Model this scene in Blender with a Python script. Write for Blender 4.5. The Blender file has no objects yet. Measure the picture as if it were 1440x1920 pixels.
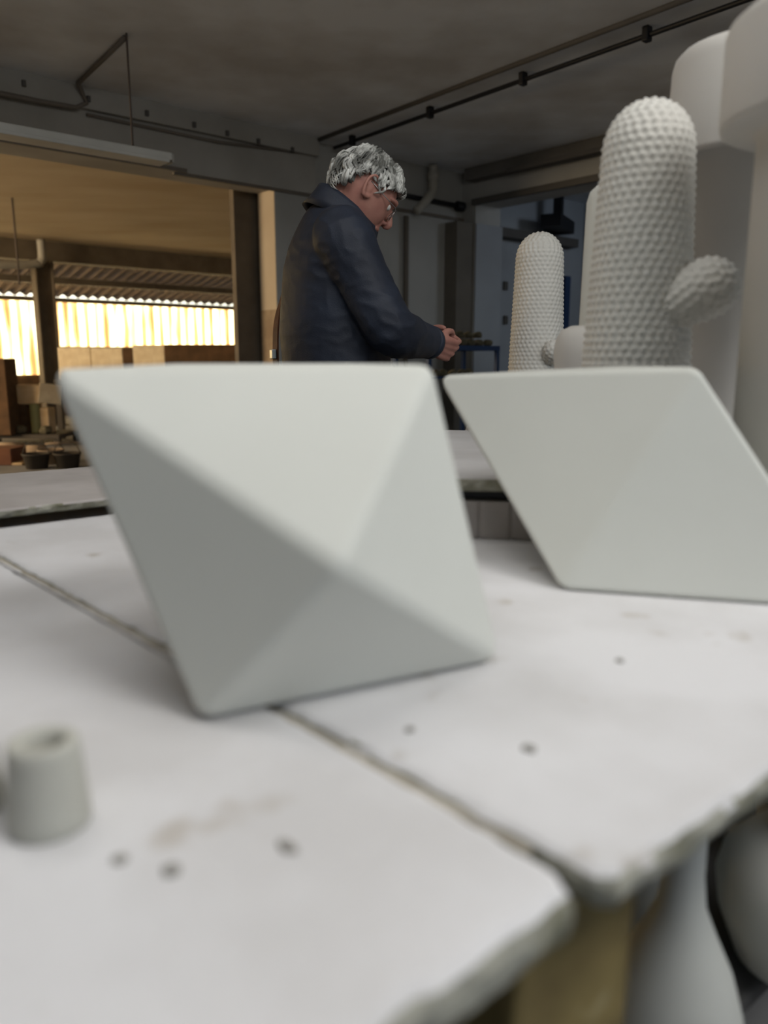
import bpy, bmesh, math, random
import numpy as np
from mathutils import Vector, Matrix, noise

random.seed(11)
rng = np.random.default_rng(5)
SC = bpy.context.scene
COL = SC.collection

# ------------------------------------------------------------------ frame
F_PX, PITCH, EYE = 1470.0, math.radians(11.1), 1.07
TABLE = 0.78
K = Vector((0.85, 9.0, 0))                     # far corner of the workshop
A = Vector((math.cos(math.radians(41)), math.sin(math.radians(41)), 0))   # along the left wall
CDIR = Vector((math.sin(math.radians(41)), -math.cos(math.radians(41)), 0))  # along the right wall, towards us
RDEG = math.radians(41)


def room(s, t, z=0.0):
    p = K + A * s + CDIR * t
    return Vector((p.x, p.y, z))


def tab(u, v, z=TABLE):
    p = TO + TU * u + TV * v
    return Vector((p.x, p.y, z))


def ray(px, py):
    a = (px - 720) / F_PX
    b = (960 - py) / F_PX
    return Vector((a, math.cos(PITCH) + b * math.sin(PITCH), -math.sin(PITCH) + b * math.cos(PITCH)))


def on_z(px, py, z):                           # where a sight line meets a level
    r = ray(px, py)
    return r * ((z - EYE) / r.z) + Vector((0, 0, EYE))


def at_y(px, py, y):                           # where a sight line is y metres away
    r = ray(px, py)
    return r * (y / r.y) + Vector((0, 0, EYE))


def on_t(px, py, t0):                          # where a sight line meets the left wall's plane, or one parallel to it
    r = ray(px, py)
    k = (K.dot(CDIR) + t0) / r.dot(CDIR)
    return r * k + Vector((0, 0, EYE))


# the big table: its front corner at the joint, its front edge and its joint
TO = on_z(1128, 1652, TABLE); TO.z = 0
TU = on_z(1440, 1443, TABLE) - TO; TU.z = 0; TU.normalize()
TV = on_z(0, 1041, TABLE) - TO; TV.z = 0; TV.normalize()

# ------------------------------------------------------------------ materials
def mat(name, col, rough=0.7, col2=None, scale=6.0, detail=5.0, lo=0.35, hi=0.65, bump=0.0, bscale=60.0,
        metal=0.0, spec=0.3, stretch=(1, 1, 1), spots=None):
    m = bpy.data.materials.new(name)
    m.use_nodes = True
    nt = m.node_tree
    b = nt.nodes['Principled BSDF']
    b.inputs['Roughness'].default_value = rough
    b.inputs['Metallic'].default_value = metal
    b.inputs['Specular IOR Level'].default_value = spec
    tc = nt.nodes.new('ShaderNodeTexCoord')
    mp = nt.nodes.new('ShaderNodeMapping')
    mp.inputs['Scale'].default_value = stretch
    nt.links.new(tc.outputs['Object'], mp.inputs['Vector'])
    c2 = col2 or tuple(x * 0.9 for x in col)
    n = nt.nodes.new('ShaderNodeTexNoise')
    n.inputs['Scale'].default_value = scale
    n.inputs['Detail'].default_value = detail
    r = nt.nodes.new('ShaderNodeValToRGB')
    r.color_ramp.elements[0].position = lo
    r.color_ramp.elements[1].position = hi
    r.color_ramp.elements[0].color = (*c2, 1)
    r.color_ramp.elements[1].color = (*col, 1)
    nt.links.new(mp.outputs['Vector'], n.inputs['Vector'])
    nt.links.new(n.outputs['Fac'], r.inputs['Fac'])
    out = r.outputs['Color']
    if spots:
        scol, sscale, s0, s1 = spots
        v = nt.nodes.new('ShaderNodeTexNoise')
        v.inputs['Scale'].default_value = sscale
        v.inputs['Detail'].default_value = 3
        nt.links.new(mp.outputs['Vector'], v.inputs['Vector'])
        rr = nt.nodes.new('ShaderNodeMapRange')
        rr.inputs['From Min'].default_value = s0
        rr.inputs['From Max'].default_value = s1
        nt.links.new(v.outputs['Fac'], rr.inputs['Value'])
        mx = nt.nodes.new('ShaderNodeMix')
        mx.data_type = 'RGBA'
        nt.links.new(rr.outputs['Result'], mx.inputs[0])
        nt.links.new(out, mx.inputs[6])
        mx.inputs[7].default_value = (*scol, 1)
        out = mx.outputs[2]
    nt.links.new(out, b.inputs['Base Color'])
    if bump:
        bn = nt.nodes.new('ShaderNodeTexNoise')
        bn.inputs['Scale'].default_value = bscale
        bn.inputs['Detail'].default_value = 4
        nt.links.new(mp.outputs['Vector'], bn.inputs['Vector'])
        bp = nt.nodes.new('ShaderNodeBump')
        bp.inputs['Strength'].default_value = bump
        bp.inputs['Distance'].default_value = 0.01
        nt.links.new(bn.outputs['Fac'], bp.inputs['Height'])
        nt.links.new(bp.outputs['Normal'], b.inputs['Normal'])
    return m


M = {}
M['bisque'] = mat('white_bisque', (0.64, 0.645, 0.595), 0.75, (0.61, 0.615, 0.565), 4)
M['bisque_warm'] = mat('warm_bisque', (0.55, 0.53, 0.495), 0.75, (0.51, 0.49, 0.455), 5)
M['cactus'] = mat('cactus_bisque', (0.60, 0.585, 0.54), 0.75, (0.56, 0.545, 0.50), 9)
M['cone'] = mat('cone_clay', (0.48, 0.475, 0.42), 0.8, (0.44, 0.43, 0.38), 14)
M['plaster'] = mat('plaster_board', (0.68, 0.672, 0.675), 0.8, (0.585, 0.573, 0.567), 5, 8, 0.38, 0.6, 0.12, 70,
                   spots=((0.44, 0.40, 0.35), 11, 0.665, 0.76))
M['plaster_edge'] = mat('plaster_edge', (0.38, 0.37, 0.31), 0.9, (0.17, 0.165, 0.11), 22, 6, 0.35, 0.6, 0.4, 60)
M['plaster_dusty'] = mat('dusty_board', (0.46, 0.43, 0.41), 0.85, (0.36, 0.33, 0.31), 5, 6)
M['mustard'] = mat('mustard_plaster', (0.25, 0.19, 0.075), 0.85, (0.13, 0.095, 0.04), 9, 5, 0.35, 0.62, 0.4, 30,
                   spots=((0.45, 0.40, 0.25), 9, 0.62, 0.72))
M['crumb'] = mat('grey_clay', (0.30, 0.285, 0.26), 0.9)
M['ceiling'] = mat('old_plaster_ceiling', (0.76, 0.80, 0.85), 0.95, (0.55, 0.555, 0.56), 1.3, 7, 0.35, 0.62)
M['ceiling_warm'] = mat('annex_ceiling', (0.47, 0.395, 0.29), 0.95, (0.38, 0.30, 0.20), 0.7, 6, 0.3, 0.7, stretch=(1, 2.2, 1))
M['wall'] = mat('grey_wall', (0.42, 0.42, 0.41), 0.9, (0.33, 0.33, 0.32), 1.1, 6)
M['beam'] = mat('grey_beam', (0.36, 0.35, 0.33), 0.9, (0.27, 0.26, 0.24), 1.4, 6)
M['dark_beam'] = mat('dark_grey_beam', (0.17, 0.16, 0.15), 0.9, (0.12, 0.115, 0.105), 1.4, 6)  # darker version of the beam grey
M['filler'] = mat('joint_debris', (0.46, 0.42, 0.35), 0.9, (0.30, 0.27, 0.22), 25)
M['reveal'] = mat('pale_reveal', (0.50, 0.425, 0.33), 0.9, (0.44, 0.36, 0.275), 2)
M['trim_dark'] = mat('dark_trim', (0.10, 0.095, 0.09), 0.8)
M['pilaster'] = mat('brown_pilaster', (0.16, 0.145, 0.125), 0.9, (0.12, 0.11, 0.095), 2)
M['steel'] = mat('dark_brown_steel', (0.135, 0.11, 0.082), 0.7, (0.10, 0.08, 0.06), 4)
M['black'] = mat('black_pipe', (0.012, 0.013, 0.017), 0.5)
M['conduit'] = mat('dusty_conduit', (0.16, 0.14, 0.12), 0.8)
M['rod'] = mat('rusty_rod', (0.10, 0.08, 0.07), 0.8)
M['lampbox'] = mat('painted_sheet', (0.52, 0.52, 0.50), 0.6, (0.44, 0.44, 0.42), 3)
M['floor'] = mat('concrete_floor', (0.25, 0.25, 0.255), 0.9, (0.17, 0.17, 0.17), 1.5, 6)
M['blue'] = mat('blue_paint', (0.012, 0.035, 0.10), 0.5)
M['lump'] = mat('dry_clay', (0.13, 0.115, 0.075), 0.95, (0.08, 0.07, 0.045), 18)
M['drain'] = mat('drain_pipe', (0.36, 0.345, 0.31), 0.7)
M['skin'] = mat('skin', (0.37, 0.18, 0.14), 0.55, (0.32, 0.145, 0.115), 30)
M['hair'] = mat('grey_hair', (0.56, 0.56, 0.53), 0.5, (0.10, 0.10, 0.09), 24, 3, 0.40, 0.62)
M['hair_dark'] = mat('dark_grey_hair', (0.12, 0.12, 0.11), 0.6, (0.10, 0.10, 0.09), 30)
M['jacket'] = mat('navy_cloth', (0.014, 0.020, 0.036), 0.62, (0.009, 0.012, 0.022), 7, 4, bump=0.15, bscale=300, spec=0.4)
M['trousers'] = mat('dark_cloth', (0.03, 0.03, 0.035), 0.9)
M['shoe'] = mat('black_leather', (0.02, 0.017, 0.015), 0.5)
M['leather'] = mat('brown_leather', (0.13, 0.05, 0.025), 0.6, (0.09, 0.035, 0.018), 20)
M['metal'] = mat('grey_metal', (0.45, 0.45, 0.44), 0.35, metal=0.9)
M['eye'] = mat('eye_white', (0.6, 0.58, 0.55), 0.3)
M['box'] = mat('cardboard', (0.58, 0.44, 0.28), 0.9, (0.46, 0.33, 0.19), 6)
M['box_white'] = mat('pale_board', (0.80, 0.68, 0.48), 0.9, (0.68, 0.55, 0.37), 9)
M['box_dark'] = mat('dark_crate', (0.11, 0.06, 0.03), 0.9, (0.07, 0.04, 0.02), 7)
M['terra'] = mat('terracotta', (0.17, 0.075, 0.04), 0.9, (0.12, 0.05, 0.03), 5)
M['can'] = mat('olive_can', (0.34, 0.33, 0.15), 0.6)
M['dark'] = mat('sooty_metal', (0.06, 0.05, 0.04), 0.7)
M['roll'] = mat('tan_roll', (0.34, 0.26, 0.18), 0.9, (0.26, 0.19, 0.13), 8)
M['far_wall'] = mat('blue_grey_wall', (0.36, 0.39, 0.43), 0.9, (0.30, 0.32, 0.35), 1)
M['roofsheet'] = mat('roof_sheet', (0.46, 0.36, 0.26), 0.9)


def glass_mat():
    m = bpy.data.materials.new('lens_glass')
    m.use_nodes = True
    b = m.node_tree.nodes['Principled BSDF']
    b.inputs['Transmission Weight'].default_value = 1.0
    b.inputs['Roughness'].default_value = 0.0
    b.inputs['IOR'].default_value = 1.1
    return m


M['glass'] = glass_mat()


def panel_mat():                               # stained corrugated plastic; emission stands in for the light behind it
    m = bpy.data.materials.new('emissive_corrugated_plastic')
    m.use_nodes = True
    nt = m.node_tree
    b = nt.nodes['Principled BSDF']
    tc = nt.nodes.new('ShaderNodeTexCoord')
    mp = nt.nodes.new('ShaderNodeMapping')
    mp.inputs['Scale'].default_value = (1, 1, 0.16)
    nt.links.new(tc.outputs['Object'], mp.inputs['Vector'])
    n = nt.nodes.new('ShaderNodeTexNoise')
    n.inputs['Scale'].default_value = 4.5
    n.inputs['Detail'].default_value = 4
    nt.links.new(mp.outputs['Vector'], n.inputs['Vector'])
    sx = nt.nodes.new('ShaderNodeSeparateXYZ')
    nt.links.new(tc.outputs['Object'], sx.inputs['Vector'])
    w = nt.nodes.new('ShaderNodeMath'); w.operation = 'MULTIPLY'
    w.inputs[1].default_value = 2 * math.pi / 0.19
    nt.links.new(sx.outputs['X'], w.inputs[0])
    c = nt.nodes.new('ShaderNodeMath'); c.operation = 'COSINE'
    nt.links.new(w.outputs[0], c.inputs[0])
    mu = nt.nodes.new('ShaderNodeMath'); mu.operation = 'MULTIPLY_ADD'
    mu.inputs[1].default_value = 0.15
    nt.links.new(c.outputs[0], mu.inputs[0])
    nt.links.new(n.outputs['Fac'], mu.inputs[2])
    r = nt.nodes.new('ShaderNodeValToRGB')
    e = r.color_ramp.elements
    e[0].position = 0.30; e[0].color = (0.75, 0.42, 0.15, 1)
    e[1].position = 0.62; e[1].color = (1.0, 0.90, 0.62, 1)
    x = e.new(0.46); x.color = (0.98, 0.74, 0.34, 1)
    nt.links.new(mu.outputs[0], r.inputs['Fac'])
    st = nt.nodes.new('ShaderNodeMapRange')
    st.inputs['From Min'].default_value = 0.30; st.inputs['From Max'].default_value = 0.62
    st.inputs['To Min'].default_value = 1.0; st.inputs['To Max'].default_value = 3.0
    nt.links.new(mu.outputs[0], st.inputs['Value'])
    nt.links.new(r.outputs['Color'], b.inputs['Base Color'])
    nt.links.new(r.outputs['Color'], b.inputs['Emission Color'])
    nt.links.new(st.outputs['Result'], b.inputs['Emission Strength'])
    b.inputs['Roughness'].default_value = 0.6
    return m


M['panel'] = panel_mat()


# ------------------------------------------------------------------ object helpers
def link(name, me, m=None, parent=None, smooth=False):
    o = bpy.data.objects.new(name, me)
    COL.objects.link(o)
    if m is not None:
        me.materials.append(m)
    if smooth:
        me.polygons.foreach_set('use_smooth', [True] * len(me.polygons))
    if parent is not None:
        o.parent = parent
    return o


def from_bm(name, bm, m=None, parent=None, smooth=False):
    me = bpy.data.meshes.new(name)
    bmesh.ops.recalc_face_normals(bm, faces=bm.faces)
    bm.to_mesh(me)
    bm.free()
    return link(name, me, m, parent, smooth)


def tag(o, label=None, cat=None, group=None, kind=None):
    if label: o['label'] = label
    if cat: o['category'] = cat
    if group: o['group'] = group
    if kind: o['kind'] = kind
    return o


def thing(name, loc, label, cat, group=None, rz=0.0):
    o = bpy.data.objects.new(name, None)
    o.empty_display_size = 0.1
    o.location = loc
    o.rotation_euler = (0, 0, rz)
    COL.objects.link(o)
    return tag(o, label, cat, group)


def put(o, loc, rz=0.0):
    o.location = loc
    o.rotation_euler = (0, 0, rz)
    return o


def bm_box(bm, lo, hi, mtx=None):
    vs = []
    for x in (lo[0], hi[0]):
        for y in (lo[1], hi[1]):
            for z in (lo[2], hi[2]):
                v = Vector((x, y, z))
                vs.append(bm.verts.new(mtx @ v if mtx else v))
    for q in ((0, 1, 3, 2), (4, 6, 7, 5), (0, 4, 5, 1), (2, 3, 7, 6), (0, 2, 6, 4), (1, 5, 7, 3)):
        bm.faces.new([vs[i] for i in q])
    return vs


def boxes(name, lst, m, parent=None, bevel=0.0):
    bm = bmesh.new()
    for lo, hi in lst:
        bm_box(bm, lo, hi)
    if bevel:
        bmesh.ops.bevel(bm, geom=list(bm.edges), offset=bevel, segments=2, profile=0.5, affect='EDGES', clamp_overlap=True)
    return from_bm(name, bm, m, parent)


def rbox(name, s0, s1, t0, t1, z0, z1, m, parent=None):
    """box in room directions; parent-less pieces carry world coordinates"""
    bm = bmesh.new()
    vs = []
    for s in (s0, s1):
        for t in (t0, t1):
            for z in (z0, z1):
                vs.append(bm.verts.new(room(s, t, z)))
    for q in ((0, 1, 3, 2), (4, 6, 7, 5), (0, 4, 5, 1), (2, 3, 7, 6), (0, 2, 6, 4), (1, 5, 7, 3)):
        bm.faces.new([vs[i] for i in q])
    return from_bm(name, bm, m, parent)


def rboxes(name, lst, m, parent=None):
    bm = bmesh.new()
    for s0, s1, t0, t1, z0, z1 in lst:
        vs = []
        for s in (s0, s1):
            for t in (t0, t1):
                for z in (z0, z1):
                    vs.append(bm.verts.new(room(s, t, z)))
        for q in ((0, 1, 3, 2), (4, 6, 7, 5), (0, 4, 5, 1), (2, 3, 7, 6), (0, 2, 6, 4), (1, 5, 7, 3)):
            bm.faces.new([vs[i] for i in q])
    return from_bm(name, bm, m, parent)


def catmull(pts, rad, sub):
    P_ = [Vector(p) for p in pts]
    out, ro = [], []
    n = len(P_)
    for i in range(n - 1):
        p0, p1, p2, p3 = P_[max(i - 1, 0)], P_[i], P_[i + 1], P_[min(i + 2, n - 1)]
        for k in range(sub):
            t = k / sub
            out.append(0.5 * ((2 * p1) + (p2 - p0) * t + (2 * p0 - 5 * p1 + 4 * p2 - p3) * t * t + (3 * p1 - p0 - 3 * p2 + p3) * t ** 3))
            ro.append(rad[i] * (1 - t) + rad[i + 1] * t)
    out.append(P_[-1]); ro.append(rad[-1])
    return out, ro


def bm_tube(bm, pts, rad, seg=10, sub=1, round_ends=False, flat=1.0, up=None):
    if not hasattr(rad, '__len__'):
        rad = [rad] * len(pts)
    if sub > 1:
        pts, rad = catmull(pts, rad, sub)
    pts = [Vector(p) for p in pts]
    if round_ends:
        d0 = (pts[0] - pts[1]).normalized(); d1 = (pts[-1] - pts[-2]).normalized()
        pre = [(pts[0] + d0 * rad[0] * math.sin(a), rad[0] * math.cos(a)) for a in (1.35, 0.9, 0.45)]
        post = [(pts[-1] + d1 * rad[-1] * math.sin(a), rad[-1] * math.cos(a)) for a in (0.45, 0.9, 1.35)]
        pts = [p for p, _ in pre] + pts + [p for p, _ in post]
        rad = [r for _, r in pre] + list(rad) + [r for _, r in post]
    rings = []
    n = None
    for i, p in enumerate(pts):
        d = (pts[min(i + 1, len(pts) - 1)] - pts[max(i - 1, 0)]).normalized()
        if n is None:
            u = Vector(up) if up else (Vector((0, 0, 1)) if abs(d.z) < 0.9 else Vector((1, 0, 0)))
            n = (u - d * u.dot(d)).normalized()
        else:
            n = (n - d * n.dot(d)).normalized()
        b = d.cross(n)
        rings.append([bm.verts.new(p + n * (math.cos(2 * math.pi * k / seg) * rad[i] * flat) + b * (math.sin(2 * math.pi * k / seg) * rad[i])) for k in range(seg)])
    for a, b in zip(rings, rings[1:]):
        for k in range(seg):
            bm.faces.new((a[k], a[(k + 1) % seg], b[(k + 1) % seg], b[k]))
    bm.faces.new(list(reversed(rings[0])))
    bm.faces.new(rings[-1])


def tube(name, pts, rad, m, parent=None, seg=10, sub=1, smooth=True, round_ends=False):
    bm = bmesh.new()
    bm_tube(bm, pts, rad, seg, sub, round_ends)
    return from_bm(name, bm, m, parent, smooth)


def bm_loft(bm, rings, seg=32):
    """rings: (centre, axis1, axis2) with axes already scaled"""
    rr = []
    for c, a, b in rings:
        rr.append([bm.verts.new(c + a * math.cos(2 * math.pi * k / seg) + b * math.sin(2 * math.pi * k / seg)) for k in range(seg)])
    for a, b in zip(rr, rr[1:]):
        for k in range(seg):
            bm.faces.new((a[k], a[(k + 1) % seg], b[(k + 1) % seg], b[k]))
    bm.faces.new(list(reversed(rr[0])))
    bm.faces.new(rr[-1])


def bm_lathe(bm, prof, seg=48, mtx=None):
    """prof: (r, z) from the bottom axis to the last point; r = 0 closes"""
    rings = []
    for r, z in prof:
        if r < 1e-6:
            v = Vector((0, 0, z))
            rings.append([bm.verts.new(mtx @ v if mtx else v)])
        else:
            rg = []
            for k in range(seg):
                a = 2 * math.pi * k / seg
                v = Vector((r * math.cos(a), r * math.sin(a), z))
                rg.append(bm.verts.new(mtx @ v if mtx else v))
            rings.append(rg)
    for a, b in zip(rings, rings[1:]):
        for k in range(seg):
            k2 = (k + 1) % seg
            if len(a) == 1 and len(b) > 1: bm.faces.new((a[0], b[k2], b[k]))
            elif len(b) == 1 and len(a) > 1: bm.faces.new((a[k], a[k2], b[0]))
            elif len(a) > 1: bm.faces.new((a[k], a[k2], b[k2], b[k]))


def lathe(name, prof, m, parent=None, seg=56, smooth=True):
    bm = bmesh.new()
    bm_lathe(bm, prof, seg)
    o = from_bm(name, bm, m, parent, smooth)
    return o


def bm_ellipsoid(bm, c, ax, seg=20, rings=12, mtx=None):
    t = bmesh.ops.create_uvsphere(bm, u_segments=seg, v_segments=rings, radius=1)
    for v in t['verts']:
        q = Vector((v.co.x * ax[0], v.co.y * ax[1], v.co.z * ax[2]))
        if mtx: q = mtx @ q
        v.co = q + Vector(c)


def remeshed(name, bm, voxel, smooth_it, m, parent=None, post=None):
    me = bpy.data.meshes.new(name)
    bmesh.ops.recalc_face_normals(bm, faces=bm.faces)
    bm.to_mesh(me); bm.free()
    o = bpy.data.objects.new(name, me)
    COL.objects.link(o)
    r = o.modifiers.new('r', 'REMESH'); r.mode = 'VOXEL'; r.voxel_size = voxel
    if smooth_it:
        s = o.modifiers.new('s', 'SMOOTH'); s.factor = 0.5; s.iterations = smooth_it
    dg = bpy.context.evaluated_depsgraph_get()
    dg.update()
    nm = bpy.data.meshes.new_from_object(o.evaluated_get(dg))
    o.modifiers.clear()
    o.data = nm
    nm.name = name
    bpy.data.meshes.remove(me)
    if post:
        post(nm)
    nm.materials.clear()
    nm.materials.append(m)
    nm.polygons.foreach_set('use_smooth', [True] * len(nm.polygons))
    if parent is not None:
        o.parent = parent
    return o


# ------------------------------------------------------------------ camera
cam_d = bpy.data.cameras.new('camera')
cam = bpy.data.objects.new('camera', cam_d)
COL.objects.link(cam)
cam.location = (0, 0, EYE)
cam.rotation_euler = (math.pi / 2 - PITCH, 0, 0)
cam_d.sensor_fit = 'VERTICAL'
cam_d.sensor_height = 36
cam_d.lens = F_PX / 1920 * 36
cam_d.clip_start = 0.02
cam_d.dof.use_dof = True
cam_d.dof.focus_distance = 2.5
cam_d.dof.aperture_fstop = 2.3
SC.camera = cam

# ------------------------------------------------------------------ setting
CEIL = EYE + 1.95
LINT = EYE + 1.48
S0, T1 = -11.0, 9.4
ST = dict(kind='structure')


def structure(o, label=None):
    o['kind'] = 'structure'
    if label: o['label'] = label
    return o


structure(rbox('floor', S0 - 0.3, 6.0, -12.0, T1 + 0.3, -0.1, 0, M['floor']), 'dark concrete floor')
structure(rbox('ceiling', S0 - 0.3, 0.0, 0.0, T1 + 0.3, CEIL, CEIL + 0.1, M['ceiling']), 'grey plaster ceiling of the workshop')
# left wall, with the wide opening into the annex
structure(rboxes('wall_left', [
    (-2.42, 0.4, -0.28, 0.0, 0, CEIL),
    (S0 - 0.3, -8.0, -0.28, 0.0, 0, CEIL)], M['wall']), 'grey wall with a wide opening into the annex')
structure(rboxes('trim_13', [(-2.42, -2.0, 0.0, 0.05, LINT, CEIL), (-8.0, -2.42, -0.28, 0.05, LINT, CEIL)], M['beam']), 'deep beam over the wide opening')
structure(rboxes('trim_1', [(-8.0, -2.0, 0.05, 0.11, EYE + 1.80, CEIL)], M['beam']), 'bolted ledge along the top of the wall over the opening')
structure(rboxes('trim_2', [(-2.425, -2.415, -0.275, -0.005, EYE + 0.44, LINT)], M['reveal']), 'pale side of the opening')
structure(rboxes('trim_14', [(-2.427, -2.415, -0.278, -0.002, 0, EYE + 0.44)], M['roll']), 'brown lower side of the opening')
structure(rboxes('trim_3', [(-8.0, -3.3, 0.05, 0.065, LINT + 0.0, LINT + 0.03), (-3.4, 0.0, 0.0, 0.025, EYE + 1.46, EYE + 1.49)], M['conduit']), 'thin line of conduit along the grey wall')
structure(rboxes('trim_4', [(-0.26, 0.0, 0.0, 0.18, 0, EYE + 1.42)], M['pilaster']), 'brown pilaster in the far corner')
# right wall with an opening into a bluish room
structure(rboxes('wall_right', [
    (0.0, 0.4, -0.28, 0.2, 0, CEIL),
    (0.0, 0.4, 0.2, 3.4, EYE + 1.62, CEIL),
    (0.0, 0.4, 3.4, T1 + 0.3, 0, CEIL)], M['wall']), 'grey wall with a doorway behind the cactus pieces')
structure(rboxes('trim_5', [(-0.16, 0.0, 0.18, T1, EYE + 1.83, CEIL)], M['dark_beam']), 'shallow beam along the top of the right wall')
structure(rboxes('trim_6', [(-0.05, 0.0, 0.18, 3.5, EYE + 1.60, EYE + 1.66)], M['trim_dark']), 'dark lintel line over the right doorway')
structure(rboxes('trim_7', [(-0.22, -0.14, 0.8, T1, EYE + 1.80, EYE + 1.84)], M['trim_dark']), 'dark batten under the right beam')
structure(rbox('wall_front', S0 - 0.3, S0, 0.0, T1 + 0.3, 0, CEIL, M['wall']), 'grey wall behind the photographer')
# wall behind us on the right, with two high windows
structure(rboxes('wall_back', [
    (S0, 0.0, T1, T1 + 0.3, 0, 1.3), (S0, 0.0, T1, T1 + 0.3, 2.85, CEIL),
    (S0, -9.4, T1, T1 + 0.3, 1.3, 2.85), (-6.6, -5.8, T1, T1 + 0.3, 1.3, 2.85), (-3.0, 0.0, T1, T1 + 0.3, 1.3, 2.85)], M['wall']), 'grey wall with windows behind the photographer')
# a thin dark seam across the ceiling
structure(tube('trim_8', [room(-2.0, 0.05, CEIL - 0.012), room(-2.16, 3.8, CEIL - 0.012), room(-2.4, 9.2, CEIL - 0.012)], 0.018, M['trim_dark']), 'thin dark conduit across the ceiling')

# bluish room beyond the right doorway
structure(rboxes('wall_side', [(2.4, 2.6, -0.27, 6.0, 0, CEIL), (0.4, 2.6, -0.27, -0.12, 0, CEIL), (0.4, 2.6, 5.8, 6.0, 0, CEIL)], M['far_wall']), 'blue-grey wall of the room beyond the doorway')
structure(rbox('ceiling_2', 0.0, 2.6, -0.27, 6.0, CEIL, CEIL + 0.1, M['ceiling']), 'dark ceiling of the room beyond the doorway')
structure(rboxes('trim_9', [(0.0, 0.42, 0.2, 0.22, 0, EYE + 1.42)], M['far_wall']), 'pale jamb of the right doorway')

# annex
AC = EYE + 1.80
structure(rbox('ceiling_3', S0, 6.0, -7.0, -0.28, AC, AC + 0.1, M['ceiling_warm']), 'warm lit ceiling of the annex')
structure(rboxes('wall_annex', [(6.05, 6.2, -9.25, -0.28, 0, CEIL), (S0 - 0.1, S0, -9.25, -0.28, 0, 1.0)], M['terra']), 'side walls of the annex')
structure(rboxes('trim_10', [(S0, 6.0, -7.2, -6.95, EYE + 1.50, AC + 0.1)], M['steel']), 'dark beam across the annex')
structure(rboxes('wall_far', [(S0, 6.0, -9.25, -9.12, 0, EYE - 0.30), (-1.6, 6.0, -9.25, -9.12, EYE - 0.30, EYE + 0.24)], M['box_dark']), 'low dark wall under the corrugated panels')
structure(rboxes('trim_11', [(S0, 6.0, -9.16, -9.06, EYE + 1.02, EYE + 1.10)], M['steel']), 'plate on top of the corrugated panels')
structure(rboxes('trim_12', [(S0, 6.0, -8.06, -7.94, EYE + 1.25, EYE + 1.355)], M['steel']), 'purlin under the corrugated roof')


def corrugated(name, n, period, amp, fn, m):
    bm = bmesh.new()
    per = 10
    a, b = [], []
    for i in range(n * per + 1):
        x = i / per * period
        w = amp * math.cos(2 * math.pi * i / per)
        p, q = fn(x, w)
        a.append(bm.verts.new(p)); b.append(bm.verts.new(q))
    for i in range(len(a) - 1):
        bm.faces.new((a[i], a[i + 1], b[i + 1], b[i]))
    bmesh.ops.solidify(bm, geom=list(bm.faces), thickness=0.004)
    return from_bm(name, bm, m, None, True)


# panels in object coordinates x along the wall, so the ribs stay with the sheet
PX = thing
for nm, sa, sb, z0, lab in (('corrugated_panel', -10.8, -1.62, -0.30, 'tall sunlit corrugated sheet left of the brown post'),
                            ('corrugated_panel', -1.60, 5.9, 0.22, 'short sunlit corrugated sheet right of the brown post')):
    L = sb - sa
    n = int(L / 0.19)
    o = corrugated(nm, n, 0.19, 0.02, lambda x, w, z0=z0: (Vector((x, w, EYE + z0)), Vector((x, w, EYE + 1.03))), M['panel'])
    put(o, room(sa, -9.09), RDEG)
    tag(o, lab, 'wall panel')
o = corrugated('corrugated_roof', int(16.6 / 0.19), 0.19, 0.027,
               lambda x, w: (Vector((x, 0, EYE + 1.56 + w)), Vector((x, 2.0, EYE + 1.143 + w))), M['roofsheet'])
put(o, room(-10.8, -7.21), RDEG)
tag(o, 'corrugated lean-to roof seen from below over the sunlit sheets', 'roof')

# ------------------------------------------------------------------ things on walls and ceiling
def bolt(s, z):
    o = boxes('bolt', [((-0.012, -0.012, -0.02), (0.012, 0.012, 0.02))], M['trim_dark'])
    put(o, room(s, 0.122, z), RDEG)
    return o


for i, s in enumerate((-4.55, -4.1, -3.65, -3.25, -2.95, -2.65, -2.3)):
    o = bolt(s, EYE + 1.875 - 0.012 * i)
    tag(o, ('first', 'second', 'third', 'fourth', 'fifth', 'sixth', 'seventh')[i] + ' small dark bolt from the left in the ledge above the opening', 'bolt', 'bolts along the wall ledge')

# black pipe with clips across the ceiling
t = thing('ceiling_pipe', room(-1.84, 0.1, EYE + 1.90), 'long black pipe on clips running across the grey ceiling', 'pipe')
base = room(-1.84, 0.1, EYE + 1.90)
pa, pb = room(-1.82, 0.1, EYE + 1.90) - base, room(-2.02, 4.6, EYE + 1.90) - base
tube('pipe', [pa, pb, room(-2.25, 9.0, EYE + 1.9) - base], 0.016, M['black'], t)
for tt in (0.38, 1.42, 2.39, 3.37, 4.4):
    c = pa.lerp(pb, (tt - 0.1) / 4.5)
    bm = bmesh.new()
    mt = Matrix.Translation(c) @ Matrix.Rotation(RDEG, 4, 'Z')
    bm_box(bm, (-0.028, -0.022, -0.035), (0.028, 0.022, 0.05), mt)
    bmesh.ops.bevel(bm, geom=list(bm.edges), offset=0.008, segments=2, profile=0.5, affect='EDGES')
    from_bm('clip', bm, M['black'], t)

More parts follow.
